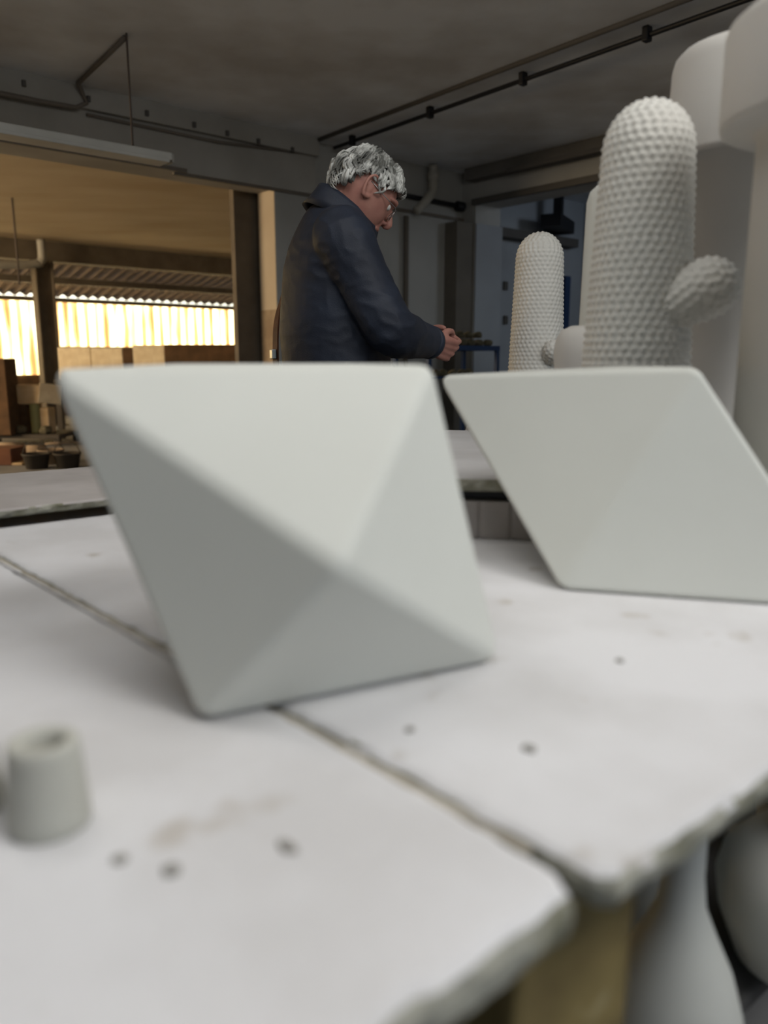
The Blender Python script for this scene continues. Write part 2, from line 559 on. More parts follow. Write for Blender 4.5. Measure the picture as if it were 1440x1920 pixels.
# hanging fluorescent fixture over the opening
fb = room(-4.28, 1.228, EYE + 1.25)
t = thing('strip_light', fb, 'long unlit strip light hanging on a thin rod above the wide opening', 'light fixture', rz=RDEG)
boxes('housing', [((-1.6, -0.05, 0.0), (0.24, 0.05, 0.045))], M['lampbox'], t, 0.006)
boxes('reflector', [((-1.58, -0.075, -0.022), (0.21, 0.075, 0.0))], M['lampbox'], t, 0.004)
boxes('end_cap', [((0.24, -0.045, -0.012), (0.258, 0.045, 0.042))], M['beam'], t, 0.004)
tube('hanging_rod', [(0, 0, 0.045), (0, 0, CEIL - fb.z)], 0.0065, M['rod'], t)
tube('hanging_rod', [(-1.3, 0, 0.045), (-1.3, 0, CEIL - fb.z)], 0.0065, M['rod'], t)

pts = [room(-4.28, 1.2, CEIL - 0.02), room(-4.24, 0.7, CEIL - 0.02), room(-4.2, 0.2, CEIL - 0.02), room(-4.15, 0.14, CEIL - 0.06),
       room(-4.12, 0.13, EYE + 1.83), room(-4.2, 0.13, EYE + 1.785), room(-4.5, 0.13, EYE + 1.775), room(-6.5, 0.13, EYE + 1.775)]
tag(tube('wall_conduit', pts, 0.016, M['conduit']), 'dusty conduit bending from the ceiling down onto the wall above the opening', 'conduit')
tag(tube('wall_cable', [room(-4.1, 0.066, EYE + 1.77), room(-3, 0.066, EYE + 1.76), room(-2.02, 0.066, EYE + 1.82)], 0.012, M['conduit']),
    'straight dusty cable along the wall above the wide opening', 'cable')

# pipes on the far part of the left wall
t = thing('drain_pipe', room(-0.58, 0.14, 0), 'pale drain pipe with a bend high in the far corner', 'pipe')
b0 = room(-0.58, 0.14, 0)
tube('pipe_run', [room(-0.58, 0.14, CEIL - 0.02) - b0, room(-0.58, 0.14, EYE + 1.75) - b0, room(-0.60, 0.14, EYE + 1.66) - b0,
                  room(-0.76, 0.14, EYE + 1.50) - b0, room(-0.82, 0.14, EYE + 1.46) - b0], 0.045, M['drain'], t, 14, 5)
lathe('collar', [(0, 0), (0.058, 0), (0.058, 0.08), (0, 0.08)], M['drain'], t, 20).location = (0, 0, EYE + 1.78)
tag(tube('wall_pipe', [room(-0.86, 0.04, EYE + 1.42), room(-0.86, 0.04, 0.02)], 0.026, M['conduit']), 'thin dark upright pipe on the grey wall behind the man', 'pipe')
t = thing('black_branch_pipe', room(-0.4, 0.06, EYE + 1.6), 'short black pipe with a flange near the far corner', 'pipe')
b0 = room(-0.4, 0.06, EYE + 1.6)
tube('pipe', [room(-1.1, 0.03, EYE + 1.62) - b0, room(-0.06, 0.06, EYE + 1.60) - b0], 0.024, M['black'], t)
tube('flange', [room(-0.14, 0.06, EYE + 1.60) - b0, room(-0.05, 0.06, EYE + 1.60) - b0], 0.05, M['black'], t, 14)

# blue rack with clay lumps
rk = room(-1.05, 0.93, 0)
t = thing('blue_rack', rk, 'low blue metal rack with dry clay lumps behind the man', 'rack', rz=RDEG)
RH = EYE + 0.115
for x in (-0.55, 0.36):
    for y in (-0.22, 0.22):
        boxes('leg', [((x - 0.018, y - 0.018, 0), (x + 0.018, y + 0.018, RH))], M['blue'], t)
boxes('rail', [((-0.57, -0.24, RH - 0.045), (0.38, -0.205, RH)), ((-0.57, 0.205, RH - 0.045), (0.38, 0.24, RH)),
               ((-0.57, -0.205, RH - 0.045), (-0.535, 0.205, RH)), ((0.345, -0.205, RH - 0.045), (0.38, 0.205, RH))], M['blue'], t)
boxes('shelf_board', [((-0.55, -0.205, RH - 0.3), (0.36, 0.205, RH - 0.28))], M['blue'], t)
boxes('shelf_board', [((-0.535, -0.205, RH - 0.02), (0.345, 0.205, RH - 0.004))], M['blue'], t)


def lump(rad, seed):
    bm = bmesh.new()
    bmesh.ops.create_icosphere(bm, subdivisions=3, radius=rad)
    for v in bm.verts:
        n = noise.noise(v.co * 22 + Vector((seed, 0, 0)))
        v.co *= 1 + 0.28 * n
        v.co.z = max(v.co.z * 0.8, -rad * 0.6)
    return from_bm('clay_lump', bm, M['lump'], None, True)


protos = [lump(0.044, i * 3.1) for i in range(4)]
k = 0
for row, (y, z, xs) in enumerate(((-0.13, 0, 8), (0.02, 0, 8), (-0.055, 0.075, 7), (-0.12, -0.276, 6))):
    for i in range(xs):
        o = protos[k] if k < 4 else protos[k % 4].copy()
        if k >= 4: COL.objects.link(o)
        x = -0.49 + i * 0.116 + (0.05 if row == 2 else 0) + random.uniform(-0.008, 0.008)
        p = Matrix.Rotation(RDEG, 3, 'Z') @ Vector((x, y, 0))
        put(o, (rk.x + p.x, rk.y + p.y, RH + z + 0.027), random.uniform(0, 6))
        tag(o, ['brown dry clay lump lying in the front row on the blue rack', 'brown dry clay lump lying in the back row on the blue rack',
                'brown dry clay lump heaped on top of the rows on the blue rack', 'brown dry clay lump on the lower shelf of the blue rack'][row],
            'clay', ['front clay lumps on the rack', 'back clay lumps on the rack', 'top clay lumps on the rack', 'clay lumps on the lower shelf'][row])
        k += 1

# bluish room contents
o = boxes('blue_post', [((-0.05, -0.05, 0), (0.05, 0.05, EYE + 0.95))], M['blue'])
tag(put(o, room(1.4, 0.36), RDEG), 'dark blue upright post standing beyond the right doorway', 'post')
o = tag(put(boxes('ceiling_heater', [((-0.35, -0.12, 0), (0.35, 0.12, 0.14)), ((-0.05, -0.05, 0.14), (0.05, 0.05, 0.46)), ], M['black']), room(1.5, 0.15, EYE + 1.5), RDEG + 0.4),
        'black box hanging under the ceiling beyond the right doorway', 'heater')
for py, lab in ((536, 'upper'), (600, 'lower')):
    o = put(boxes('wall_switch', [((-0.035, -0.03, -0.05), (0.035, 0.0, 0.05))], M['trim_dark'], None, 0.008), on_t(946, py, -0.12), RDEG)
    tag(o, lab + ' small dark switch box on the blue-grey wall beyond the doorway', 'switch')
o = put(boxes('wall_shelf', [((-0.7, -0.16, 0), (0.85, 0, 0.10))], M['trim_dark']), on_t(985, 455, -0.12), RDEG)
tag(o, 'dark ledge high on the blue-grey wall beyond the doorway', 'ledge')

# annex contents
def channel_post(name, s, t0, w, d, h, label):
    t = thing(name, room(s, t0), label, 'post', rz=RDEG)
    boxes('web', [((-w * 0.42, -0.02, 0.02), (w * 0.42, 0.02, h))], M['steel'], t)
    boxes('flange', [((-w / 2, -d / 2, 0.02), (-w * 0.42, d / 2, h))], M['steel'], t)
    boxes('flange', [((w * 0.42, -d / 2, 0.02), (w / 2, d / 2, h))], M['steel'], t)
    boxes('ridge', [((-0.035, 0.02, 0.02), (0.02, d / 2 + 0.012, h))], M['steel'], t)
    boxes('base_plate', [((-w * 0.6, -d * 0.6, 0), (w * 0.6, d * 0.6, 0.02))], M['steel'], t)
    return t


channel_post('steel_post', -2.495, -0.36, 0.31, 0.07, AC - 0.002, 'tall dark steel post just inside the wide opening')
channel_post('brown_post', -2.21, -6.9, 0.28, 0.22, EYE + 1.49, 'brown steel post in front of the sunlit sheets')
pts = [room(-2.26, -6.7, EYE + 1.78), room(-2.26, -6.7, EYE + 1.52), room(-2.30, -6.7, EYE + 1.45), room(-2.36, -6.7, EYE + 1.42),
       room(-2.9, -6.65, EYE + 1.36), room(-5.0, -6.5, EYE + 1.25)]
tag(tube('gutter_pipe', pts, 0.062, M['drain'], None, 14, 4), 'pale pipe with an elbow at the top of the brown post', 'pipe')
p0 = at_y(20, 340, 9.5)
tag(tube('ceiling_rod', [(p0.x, p0.y, AC), (p0.x, p0.y, AC - 0.95)], 0.011, M['rod']), 'thin rod hanging from the warm annex ceiling', 'rod')


def stack_box(name, px0, px1, py0, py1, y, depth, m, label, cat, rz=0.0, base=None):
    a = at_y(px0, py1, y); b = at_y(px1, py0, y)
    w = b.x - a.x
    z0 = a.z if base is None else base
    bm = bmesh.new()
    bm_box(bm, (-w / 2, 0, 0), (w / 2, depth, b.z - z0))
    bmesh.ops.bevel(bm, geom=list(bm.edges), offset=0.008, segments=1, profile=0.5, affect='EDGES')
    o = from_bm(name, bm, m)
    put(o, ((a.x + b.x) / 2, y, z0), rz)
    return tag(o, label, cat)


# a big dark bench carries the cartons near the far wall
def bench(px0, px1, py, y, depth, label):
    a = at_y(px0, py, y); b = at_y(px1, py, y)
    w = b.x - a.x
    t = thing('storage_bench', ((a.x + b.x) / 2, y, 0), label, 'bench')
    boxes('top', [((-w / 2, 0, a.z - 0.05), (w / 2, depth, a.z))], M['dark'], t)
    for x in (-w / 2 + 0.04, w / 2 - 0.04):
        for yy in (0.05, depth - 0.05):
            boxes('leg', [((x - 0.035, yy - 0.035, 0), (x + 0.035, yy + 0.035, a.z - 0.05))], M['dark'], t)
    return a.z


zb = bench(100, 470, 712, 10.6, 0.9, 'dark storage bench carrying pale cartons behind the big faceted vase')
stack_box('carton', 112, 169, 651, 712, 10.75, 0.4, M['box_white'], 'pale carton beside the brown post, left of its pair', 'box', 0, zb)
stack_box('carton', 174, 229, 652, 712, 10.75, 0.4, M['box_white'], 'pale carton in front of the sunlit sheets, next to the dark gap', 'box', 0, zb)
stack_box('carton', 252, 308, 647, 712, 10.75, 0.4, M['box_white'], 'pale carton just left of the long dark crate', 'box', 0, zb)
stack_box('crate', 311, 452, 646, 712, 10.7, 0.5, M['box_dark'], 'long dark brown crate below the sunlit sheets', 'crate', 0, zb)
stack_box('crate', 233, 248, 653, 712, 10.75, 0.3, M['box_dark'], 'narrow dark box filling the gap between two pale cartons', 'crate', 0, zb)  # dark box put in for the shaded gap between the cartons

# cluttered rack at the left edge of the picture
yR = 8.6
zs = bench(-60, 150, 862, yR, 0.7, 'low dark bench with clutter at the left edge')
zt = bench(-60, 110, 815, 9.6, 0.7, 'higher dark bench with clutter behind the rolls')
a = at_y(20, 780, 9.7)
o = stack_box('open_carton', 18, 72, 722, 757, 9.75, 0.3, M['box'], 'open brown carton standing on an olive can and a tan box', 'box', 0.05)
zc = o.location.z
w = (at_y(72, 750, 9.75).x - at_y(18, 750, 9.75).x)
bm = bmesh.new()
bm_box(bm, (0, 0, 0), (0.015, 0.28, 0.24), Matrix.Translation((w / 2 - 0.02, 0.0, 0.02)) @ Matrix.Rotation(0.18, 4, 'Y') @ Matrix.Rotation(-0.9, 4, 'Z'))
from_bm('flap', bm, M['box_white'], o)
bm = bmesh.new()
ct = at_y(60, 779, 9.75)
hcan = zc - zt
t = lathe('olive_can', [(0, 0), (0.065, 0), (0.065, 0.01), (0.06, 0.02), (0.06, hcan - 0.02), (0.065, hcan - 0.01), (0.065, hcan - 0.002), (0, hcan - 0.002)], M['can'])
tag(put(t, (ct.x, 9.85, zt)), 'olive green can under the open brown carton', 'can')
stack_box('small_carton', 76, 90, 765, 800, 9.8, 0.2, M['box'], 'small tan carton right of the olive can', 'box', 0, zt)
stack_box('carton', 5, 46, 759, 800, 9.85, 0.25, M['box_dark'], 'dark brown carton left of the olive can', 'box', 0, zt)
for i, (px, py, r, ln, m, lab) in enumerate(((14, 832, 0.085, 0.27, 'roll', 'thick tan roll lying left on the low bench'),
                                             (60, 826, 0.07, 0.22, 'roll', 'light tan roll lying in the middle of the low bench'),
                                             (96, 838, 0.05, 0.12, 'dark', 'thin dark roll lying beside the tan roll'))):
    c = at_y(px, py, yR + 0.12)
    t = thing('cloth_roll', (c.x, yR + 0.16, zs + 0.003), lab, 'roll')
    tube('roll', [(-ln / 2, 0, r), (ln / 2, 0.04, r)], r, M[m], t, 20)
    tube('core', [(-ln / 2 - 0.01, -0.001, r), (ln / 2 + 0.01, 0.041, r)], r * 0.35, M['box_dark'], t, 12)
tag(tube('metal_bar', [(at_y(80, 820, yR).x, yR + 0.05, zs + 0.17), (at_y(135, 822, yR).x, yR + 0.3, zs + 0.165)], 0.012, M['roll']), 'thin pale bar resting across the clutter beside the vase', 'bar')
tag(put(lump(0.075, 7.7), (at_y(36, 810, 9.66).x, 9.70, zt + 0.047)), 'dark lump of scrap on the higher bench', 'scrap')
tag(put(lump(0.075, 2.2), (at_y(84, 808, 9.66).x, 9.69, zt + 0.047)), 'dark heap of scrap right of the other on the higher bench', 'scrap')
stack_box('terracotta_slab', -40, 8, 672, 815, 9.5, 0.3, M['box_dark'], 'tall dark brown board standing at the far left edge', 'board', 0, zt)
stack_box('terracotta_block', -30, 20, 842, 915, 7.9, 0.35, M['terra'], 'dark red block at the left edge behind the dusty table', 'block', 0, 0)
stack_box('pale_block', 25, 42, 868, 915, 7.9, 0.25, M['box'], 'small tan block right of the dark red block', 'block', 0, 0)
for px, py, y, lab in ((70, 880, 7.7, 'left'), (98, 884, 8.05, 'middle'), (128, 880, 7.75, 'right')):
    c = at_y(px, py, y)
    t = thing('bucket', (c.x, y, 0), lab + ' of three dark buckets standing on the floor behind the dusty table', 'bucket', 'buckets on the floor')
    h = max(c.z - 0.0, 0.15)
    lathe('pail', [(0, 0), (0.10, 0), (0.13, h), (0.135, h), (0.135, h - 0.015), (0.122, h - 0.01), (0.095, 0.02), (0, 0.02)], M['dark' if lab != 'middle' else 'roll'], t, 24)
    tube('handle', [(-0.132, 0, h), (-0.09, 0, h + 0.08), (0, 0, h + 0.11), (0.09, 0, h + 0.08), (0.132, 0, h)], 0.005, M['dark'], t, 6, 4)

# ------------------------------------------------------------------ the main table
def slab(name, outline, ztop, thick, m_top, m_edge, parent=None, jit=0.003, step=0.012, seed=0.0, rough_side=0.006, origin=None, worn=False):
    """a cast plaster board with worn edges; outline in world xy, counter-clockwise"""
    pts = []
    n = len(outline)
    for i in range(n):
        a, b = Vector(outline[i]), Vector(outline[(i + 1) % n])
        k = max(1, int((b - a).length / step))
        for j in range(k):
            pts.append(a.lerp(b, j / k))
    cen = sum(pts, Vector((0, 0))) / len(pts)
    k_ = thick / 0.03
    layers = [(0.013 * k_, 0.0), (0.007 * k_, -0.0012), (0.003 * k_, -0.004), (0.0006, -0.009 * k_), (0.0, -thick * 0.55), (0.003, -thick * 0.85), (0.009, -thick)] if worn else \
        [(0.005, 0.0), (0.002, -0.0012), (0.0, -0.004), (0.001, -thick * 0.55), (0.003, -thick * 0.85), (0.009, -thick)]
    bm = bmesh.new()
    rings = []
    N = len(pts)
    nrm = []
    for i in range(N):
        d = pts[(i + 1) % N] - pts[i - 1]
        nrm.append(Vector((d.y, -d.x)).normalized())
    for li, (inset, dz) in enumerate(layers):
        ring = []
        for i, p in enumerate(pts):
            q3 = Vector((p.x * 30, p.y * 30, seed))
            j = jit * noise.noise(q3) + jit * 0.7 * noise.noise(q3 * 3.3) + jit * 2.2 * max(0, noise.noise(q3 * 0.55) - 0.25)
            r = rough_side * noise.noise(Vector((p.x * 70, p.y * 70, seed + li * 1.7))) if li >= 2 else 0
            q = p - nrm[i] * (inset + abs(j)) + nrm[i] * r * 0.5
            ring.append(bm.verts.new((q.x - origin[0], q.y - origin[1], ztop + dz - origin[2])))
        rings.append(ring)
    top = bm.faces.new(rings[0])
    faces = []
    for a, b in zip(rings, rings[1:]):
        for k in range(N):
            faces.append(bm.faces.new((b[k], b[(k + 1) % N], a[(k + 1) % N], a[k])))
    bm.faces.new(list(reversed(rings[-1])))
    bmesh.ops.triangulate(bm, faces=[top])
    bm.faces.ensure_lookup_table()
    me = bpy.data.meshes.new(name)
    bmesh.ops.recalc_face_normals(bm, faces=bm.faces)
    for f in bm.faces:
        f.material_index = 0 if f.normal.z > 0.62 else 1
    bm.to_mesh(me); bm.free()
    me.materials.append(m_top); me.materials.append(m_edge)
    o = bpy.data.objects.new(name, me)
    COL.objects.link(o)
    if parent: o.parent = parent
    return o


def xy(p): return (p.x, p.y)


tb = thing('work_table', (TO.x, TO.y, 0), 'big white plaster-topped work table in the foreground', 'table')
org = (TO.x, TO.y, 0)
sl = slab('plaster_slab', [xy(tab(-1.15, -0.004)), xy(tab(-0.05, 0.0)), xy(tab(-0.018, 0.004)), xy(tab(-0.006, 0.022)), xy(tab(-0.0035, 0.05)), xy(tab(-0.0005, 0.3)), xy(tab(-0.002, 0.75)), xy(tab(-0.001, 1.24)), xy(tab(-1.15, 1.24))],
          TABLE, 0.034, M['plaster'], M['plaster_edge'], tb, jit=0.0032, seed=1.3, origin=org, worn=True)
sl['label'] = 'left plaster slab with a broken corner'
sr = slab('plaster_slab', [xy(tab(0.0015, 0.006)), xy(tab(0.012, -0.004)), xy(tab(1.55, -0.004)), xy(tab(1.55, 1.24)), xy(tab(0.001, 1.24)), xy(tab(0.0, 0.75)), xy(tab(0.0015, 0.3))],
          TABLE, 0.027, M['plaster'], M['plaster_edge'], tb, jit=0.0022, seed=8.1, origin=org, worn=True)
sr['label'] = 'right plaster slab'


def tparent_box(name, u0, u1, v0, v1, z0, z1, m, parent, origin, bevel=0.006, disp=0.0):
    bm = bmesh.new()
    vs = []
    for u in (u0, u1):
        for v in (v0, v1):
            for z in (z0, z1):
                p = tab(u, v, z)
                vs.append(bm.verts.new((p.x - origin[0], p.y - origin[1], z - origin[2])))
    for q in ((0, 1, 3, 2), (4, 6, 7, 5), (0, 4, 5, 1), (2, 3, 7, 6), (0, 2, 6, 4), (1, 5, 7, 3)):
        bm.faces.new([vs[i] for i in q])
    if bevel:
        bmesh.ops.bevel(bm, geom=list(bm.edges), offset=bevel, segments=2, profile=0.5, affect='EDGES')
    if disp:
        bmesh.ops.subdivide_edges(bm, edges=list(bm.edges), cuts=8, use_grid_fill=True)
        for v in bm.verts:
            nn = noise.noise_vector(v.co * 18)
            if abs(v.co.z - (z1 - origin[2])) > 0.004:
                v.co += Vector((nn.x, nn.y, 0)) * disp
    return from_bm(name, bm, m, parent)


UT = TABLE - 0.033
tparent_box('support_block', -0.030, 0.088, 0.030, 0.13, 0, UT, M['mustard'], tb, org, 0.006, 0.007)['label'] = 'crumbly mustard-coloured block under the slab joint'
for u, v in ((-1.05, 0.05), (-1.05, 1.1), (1.4, 0.08), (1.4, 1.1), (-0.05, 1.1)):
    tparent_box('support_block', u - 0.05, u + 0.05, v, v + 0.1, 0, UT, M['mustard'], tb, org)
tparent_box('lower_shelf', -1.1, 1.5, 0.14, 1.08, 0.27, 0.295, M['trim_dark'], tb, org)
tparent_box('joint_filler', -0.004, 0.0045, 0.05, 1.24, UT, TABLE - 0.006, M['filler'], tb, org, 0)
tparent_box('joint_batten', -0.03, 0.035, 0.132, 1.2, UT - 0.02, UT, M['bisque_warm'], tb, org, 0.002)
tparent_box('stretcher', -1.1, 1.5, 0.62, 0.70, UT - 0.1, UT - 0.021, M['trim_dark'], tb, org)

# ------------------------------------------------------------------ faceted vases
def faceted(name, rim, base, mids, loc, label, hole=True, width=0.008):
    bm = bmesh.new()
    for p in list(rim) + list(base) + list(mids):
        bm.verts.new(Vector(p) - Vector(loc))
    r = bmesh.ops.convex_hull(bm, input=list(bm.verts))
    loose = [v for v in bm.verts if not v.link_faces]
    bmesh.ops.delete(bm, geom=loose, context='VERTS')
    bmesh.ops.dissolve_limit(bm, angle_limit=math.radians(1.5), verts=list(bm.verts), edges=list(bm.edges))
    bmesh.ops.recalc_face_normals(bm, faces=bm.faces)
    bmesh.ops.bevel(bm, geom=list(bm.edges), offset=width, segments=4, profile=0.5, affect='EDGES', clamp_overlap=True)
    bm.normal_update()
    if hole:
        top = max((f for f in bm.faces if f.normal.z > 0.98), key=lambda f: f.calc_area() if f.calc_center_median().z > 0.2 else 0)
        bmesh.ops.inset_region(bm, faces=[top], thickness=0.012)
        g = bmesh.ops.extrude_face_region(bm, geom=[top])
        vs = [e for e in g['geom'] if isinstance(e, bmesh.types.BMVert)]
        c = sum((v.co for v in vs), Vector()) / len(vs)
        for v in vs:
            v.co = Vector((c.x + (v.co.x - c.x) * 0.72, c.y + (v.co.y - c.y) * 0.72, v.co.z - 0.13))
        bmesh.ops.delete(bm, geom=[top], context='FACES_ONLY') if top.is_valid and False else None
    o = from_bm(name, bm, M['bisque'])
    o.location = loc
    # smooth only the rounded edges
    me = o.data
    for p in me.polygons:
        p.use_smooth = True
    wn = o.modifiers.new('wn', 'WEIGHTED_NORMAL')
    wn.keep_sharp = False
    wn.weight = 100
    return tag(o, label, 'vase')


zr = EYE - 0.006
zb_ = TABLE + 0.001
# large one on the left
rimL = [(-0.303, 0.715, zr - 0.004), (0.046, 0.742, zr), (-0.03, 0.955, zr), (-0.245, 0.925, zr)]
baseL = [(-0.1505, 0.589, zb_), (0.1145, 0.722, zb_), (0.03, 0.90, zb_), (-0.15, 0.86, zb_)]
midL = [(-0.031, 0.556, EYE - 0.150), (-0.02, 0.97, EYE - 0.14)]
faceted('faceted_vase', rimL, baseL, midL, (-0.05, 0.75, TABLE), 'large white faceted vase standing across the slab joint, nearest of the two', True, 0.009)
# second one on the right
pP, pQ = at_y(816, 704, 1.22), at_y(1312, 688, 0.975)
rimR = [tuple(pP), tuple(pQ), (0.37, 1.22, pQ.z)]
baseR = [(0.223, 0.957, zb_), (0.552, 0.872, zb_), (0.43, 1.08, zb_), (0.30, 1.10, zb_)]
faceted('faceted_vase', rimR, baseR, [], (0.32, 1.02, TABLE), 'white faceted vase in front of the cactus pieces, cut by the right edge', False, 0.008)

# ------------------------------------------------------------------ small clay cones and crumbs
def cone_stand(c, r0, r1, h, label):
    o = lathe('clay_cone', [(0, 0), (r0 * 0.96, 0), (r0, 0.003), (r0 * 0.985, 0.012), (r1 * 1.03, h - 0.008), (r1, h - 0.001), (r1 * 0.93, h), (r1 * 0.62, h - 0.001),
                            (r1 * 0.56, h - 0.004), (r1 * 0.5, h - 0.03), (0, h - 0.032)], M['cone'], None, 48)
    return tag(put(o, c), label, 'kiln support')


c = on_z(94, 1543, TABLE)
cone_stand(c + Vector((0, 0, 0.0005)), 0.0252, 0.0212, 0.057, 'small hollow clay cone standing at the left front of the table')
c = on_z(-62, 1515, TABLE)
cone_stand(c + Vector((0, 0, 0.0005)), 0.0235, 0.020, 0.05, 'small clay cone almost outside the left edge, beside the other cone')
for i, (px, py, r, sx, lab) in enumerate(((225, 1614, 0.0045, 1, 'pale grey crumb nearest the clay cone'), (322, 1634, 0.0055, 1, 'dark round crumb in the middle of the front slab'),
                                          (540, 1590, 0.0045, 1.7, 'long dark crumb on the front slab right of the others'), (992, 1405, 0.005, 1.2, 'grey crumb on the right slab near the joint'),
                                          (768, 1370, 0.004, 1, 'faint crumb on the right slab close to the large vase'), (1162, 1240, 0.004, 1, 'tiny crumb on the right slab between the two vases'))):
    bm = bmesh.new()
    bmesh.ops.create_icosphere(bm, subdivisions=3, radius=r)
    for v in bm.verts:
        v.co *= 1 + 0.3 * noise.noise(v.co * 260 + Vector((i * 5, 0, 0)))
        v.co.x *= sx
        v.co.z = max(v.co.z * 0.45, -r * 0.2)
    o = from_bm('clay_crumb', bm, M['crumb'], None, True)
    p = on_z(px, py, TABLE)
    tag(put(o, (p.x, p.y, TABLE + r * 0.2), -0.9), lab + ' of the table', 'crumb')

# ------------------------------------------------------------------ platform with the tall pieces
pf = Vector((0.40, 1.62, 0))
pang = math.radians(-10)
t = thing('raised_platform', (pf.x, pf.y, TABLE), 'low plaster platform on the table carrying the cactus pieces', 'platform', rz=pang)
def prect(x0, x1, y0, y1):
    Rm = Matrix.Rotation(pang, 3, 'Z')
    out = []
    for x, y in ((x0, y0), (x1, y0), (x1, y1), (x0, y1)):
        q = Rm @ Vector((x, y, 0)) + pf
        out.append((q.x, q.y))
    return out


PTOP = EYE - 0.187
Rinv = Matrix.Rotation(-pang, 4, 'Z')
o = slab('top_board', prect(-0.50, 0.68, -0.43, 0.42), PTOP, 0.022, M['plaster'], M['plaster_edge'], None, 0.002, seed=4.4, origin=(pf.x, pf.y, TABLE))
o.data.transform(Rinv)
o.parent = t
bm = bmesh.new()
bm_box(bm, (-0.46, -0.385, 0.062), (0.64, 0.38, PTOP - TABLE - 0.022))
from_bm('dark_gap_fill', bm, M['black'], t)  # black box filling the gap under the top board
bm = bmesh.new()
n = 0
for i in range(22):
    x = -0.48 + i * 0.051
    bm_box(bm, (x, -0.405, 0.001), (x + 0.047, 0.40, 0.062))
bm_box(bm, (-0.478, -0.4015, 0.002), (0.638, 0.398, 0.0615))
bmesh.ops.bevel(bm, geom=[e for e in bm.edges if abs((e.verts[0].co - e.verts[1].co).z) > 0.03], offset=0.004, segments=2, profile=0.5, affect='EDGES')
from_bm('grooved_block', bm, M['plaster_dusty'], t)


def bumpy(name, prof, spacing, amp, m, parent=None, res=0.0031, mtx=None):
    """a lathe body covered with staggered rounded nubs; prof = (r, z) from bottom to top pole"""
    P_ = np.array(prof, float)
    # fine arc-length resampling
    fine = []
    for i in range(len(P_) - 1):
        k = max(2, int(np.linalg.norm(P_[i + 1] - P_[i]) / 0.001))
        for j in range(k):
            fine.append(P_[i] + (P_[i + 1] - P_[i]) * j / k)
    fine.append(P_[-1])
    fine = np.array(fine)
    s = np.concatenate([[0], np.cumsum(np.linalg.norm(np.diff(fine, axis=0), axis=1))])
    L = s[-1]
    ns = int(L / res)
    ss = np.linspace(0, L, ns)
    r = np.interp(ss, s, fine[:, 0]); z = np.interp(ss, s, fine[:, 1])
    dr = np.gradient(r, ss); dz = np.gradient(z, ss)
    nr, nz = dz, -dr
    ln = np.hypot(nr, nz); nr /= ln; nz /= ln
    nth = int(2 * math.pi * r.max() / res)
    th = np.arange(nth) * 2 * math.pi / nth
    row_h = spacing * 0.87
    H = np.zeros((ns, nth))
    for dk in (-1, 0, 1, 2):
        k = np.floor(ss / row_h) + dk
        sk = k * row_h
        rk = np.interp(np.clip(sk, 0, L), s, fine[:, 0])
        nk = np.maximum(1, np.round(2 * math.pi * rk / spacing))
        off = 0.5 * (k % 2)
        u = th[None, :] * nk[:, None] / (2 * math.pi) + off[:, None]
        fu = (u - np.round(u)) / nk[:, None] * 2 * math.pi * r[:, None]
        d2 = fu ** 2 + ((ss - sk) ** 2)[:, None]
        d2 = np.where(((sk < 0) | (sk > L))[:, None], 1.0, d2)
        H = np.maximum(H, np.exp(-d2 / (spacing * 0.34) ** 2))
    H *= amp
    X = (r[:, None] + nr[:, None] * H) * np.cos(th)[None, :]
    Y = (r[:, None] + nr[:, None] * H) * np.sin(th)[None, :]
    Z = z[:, None] + nz[:, None] * H
    V = np.stack([X, Y, Z], -1).reshape(-1, 3)
    if mtx is not None:
        Mx = np.array(mtx)
        V = V @ Mx[:3, :3].T + Mx[:3, 3]
    idx = np.arange(ns * nth).reshape(ns, nth)
    a = idx[:-1, :]; b = np.roll(idx, -1, 1)[:-1, :]; c = np.roll(idx, -1, 1)[1:, :]; d = idx[1:, :]
    faces = np.stack([a, b, c, d], -1).reshape(-1, 4).tolist()
    faces.append(list(reversed(idx[0].tolist())))
    faces.append(idx[-1].tolist())
    me = bpy.data.meshes.new(name)
    me.from_pydata(V.tolist(), [], faces)
    me.update()
    return link(name, me, m, parent, True)


def capsule_prof(H, r0, r1, steps=14, r_mid=None, pole=0.002):
    cap = r1 * 1.12
    pr = [(r0, 0)]
    for i in range(1, 12):
        f = i / 12
        rr = r0 + (r1 - r0) * f
        if r_mid: rr += r_mid * math.sin(math.pi * f)
        pr.append((rr, (H - cap) * f))
    for i in range(steps):
        a = math.pi / 2 * i / steps
        pr.append((r1 * math.cos(a), H - cap + cap * math.sin(a)))
    pr.append((pole, H))
    return pr


def align(d, loc):
    return Matrix.Translation(loc) @ Vector((0, 0, 1)).rotation_difference(Vector(d).normalized()).to_matrix().to_4x4()


def cactus(loc, H, r0, r1, label, arms, spacing=0.0144, amp=0.0050):
    t = thing('ceramic_cactus', loc, label, 'cactus sculpture')
    bumpy('trunk', capsule_prof(H, r0, r1), spacing, amp, M['cactus'], t)
    for p, d, L, r in arms:
        pr = [(r * (0.80 + 0.26 * math.sin(f * 1.5)), (L - r) * f) for f in (0, 0.2, 0.4, 0.6, 0.8, 1.0)]
        pr += [(r * 1.06 * math.cos(a), L - r + r * 1.06 * math.sin(a)) for a in (0.2, 0.4, 0.6, 0.8, 1.0, 1.2, 1.4)] + [(0.002, L + r * 0.06)]
        bumpy('arm', pr,
              spacing, amp, M['cactus'], t, mtx=align(d, p))
    return t


def base_of(px, y, z):
    p = at_y(px, 700, y)
    return Vector((p.x, p.y, z))


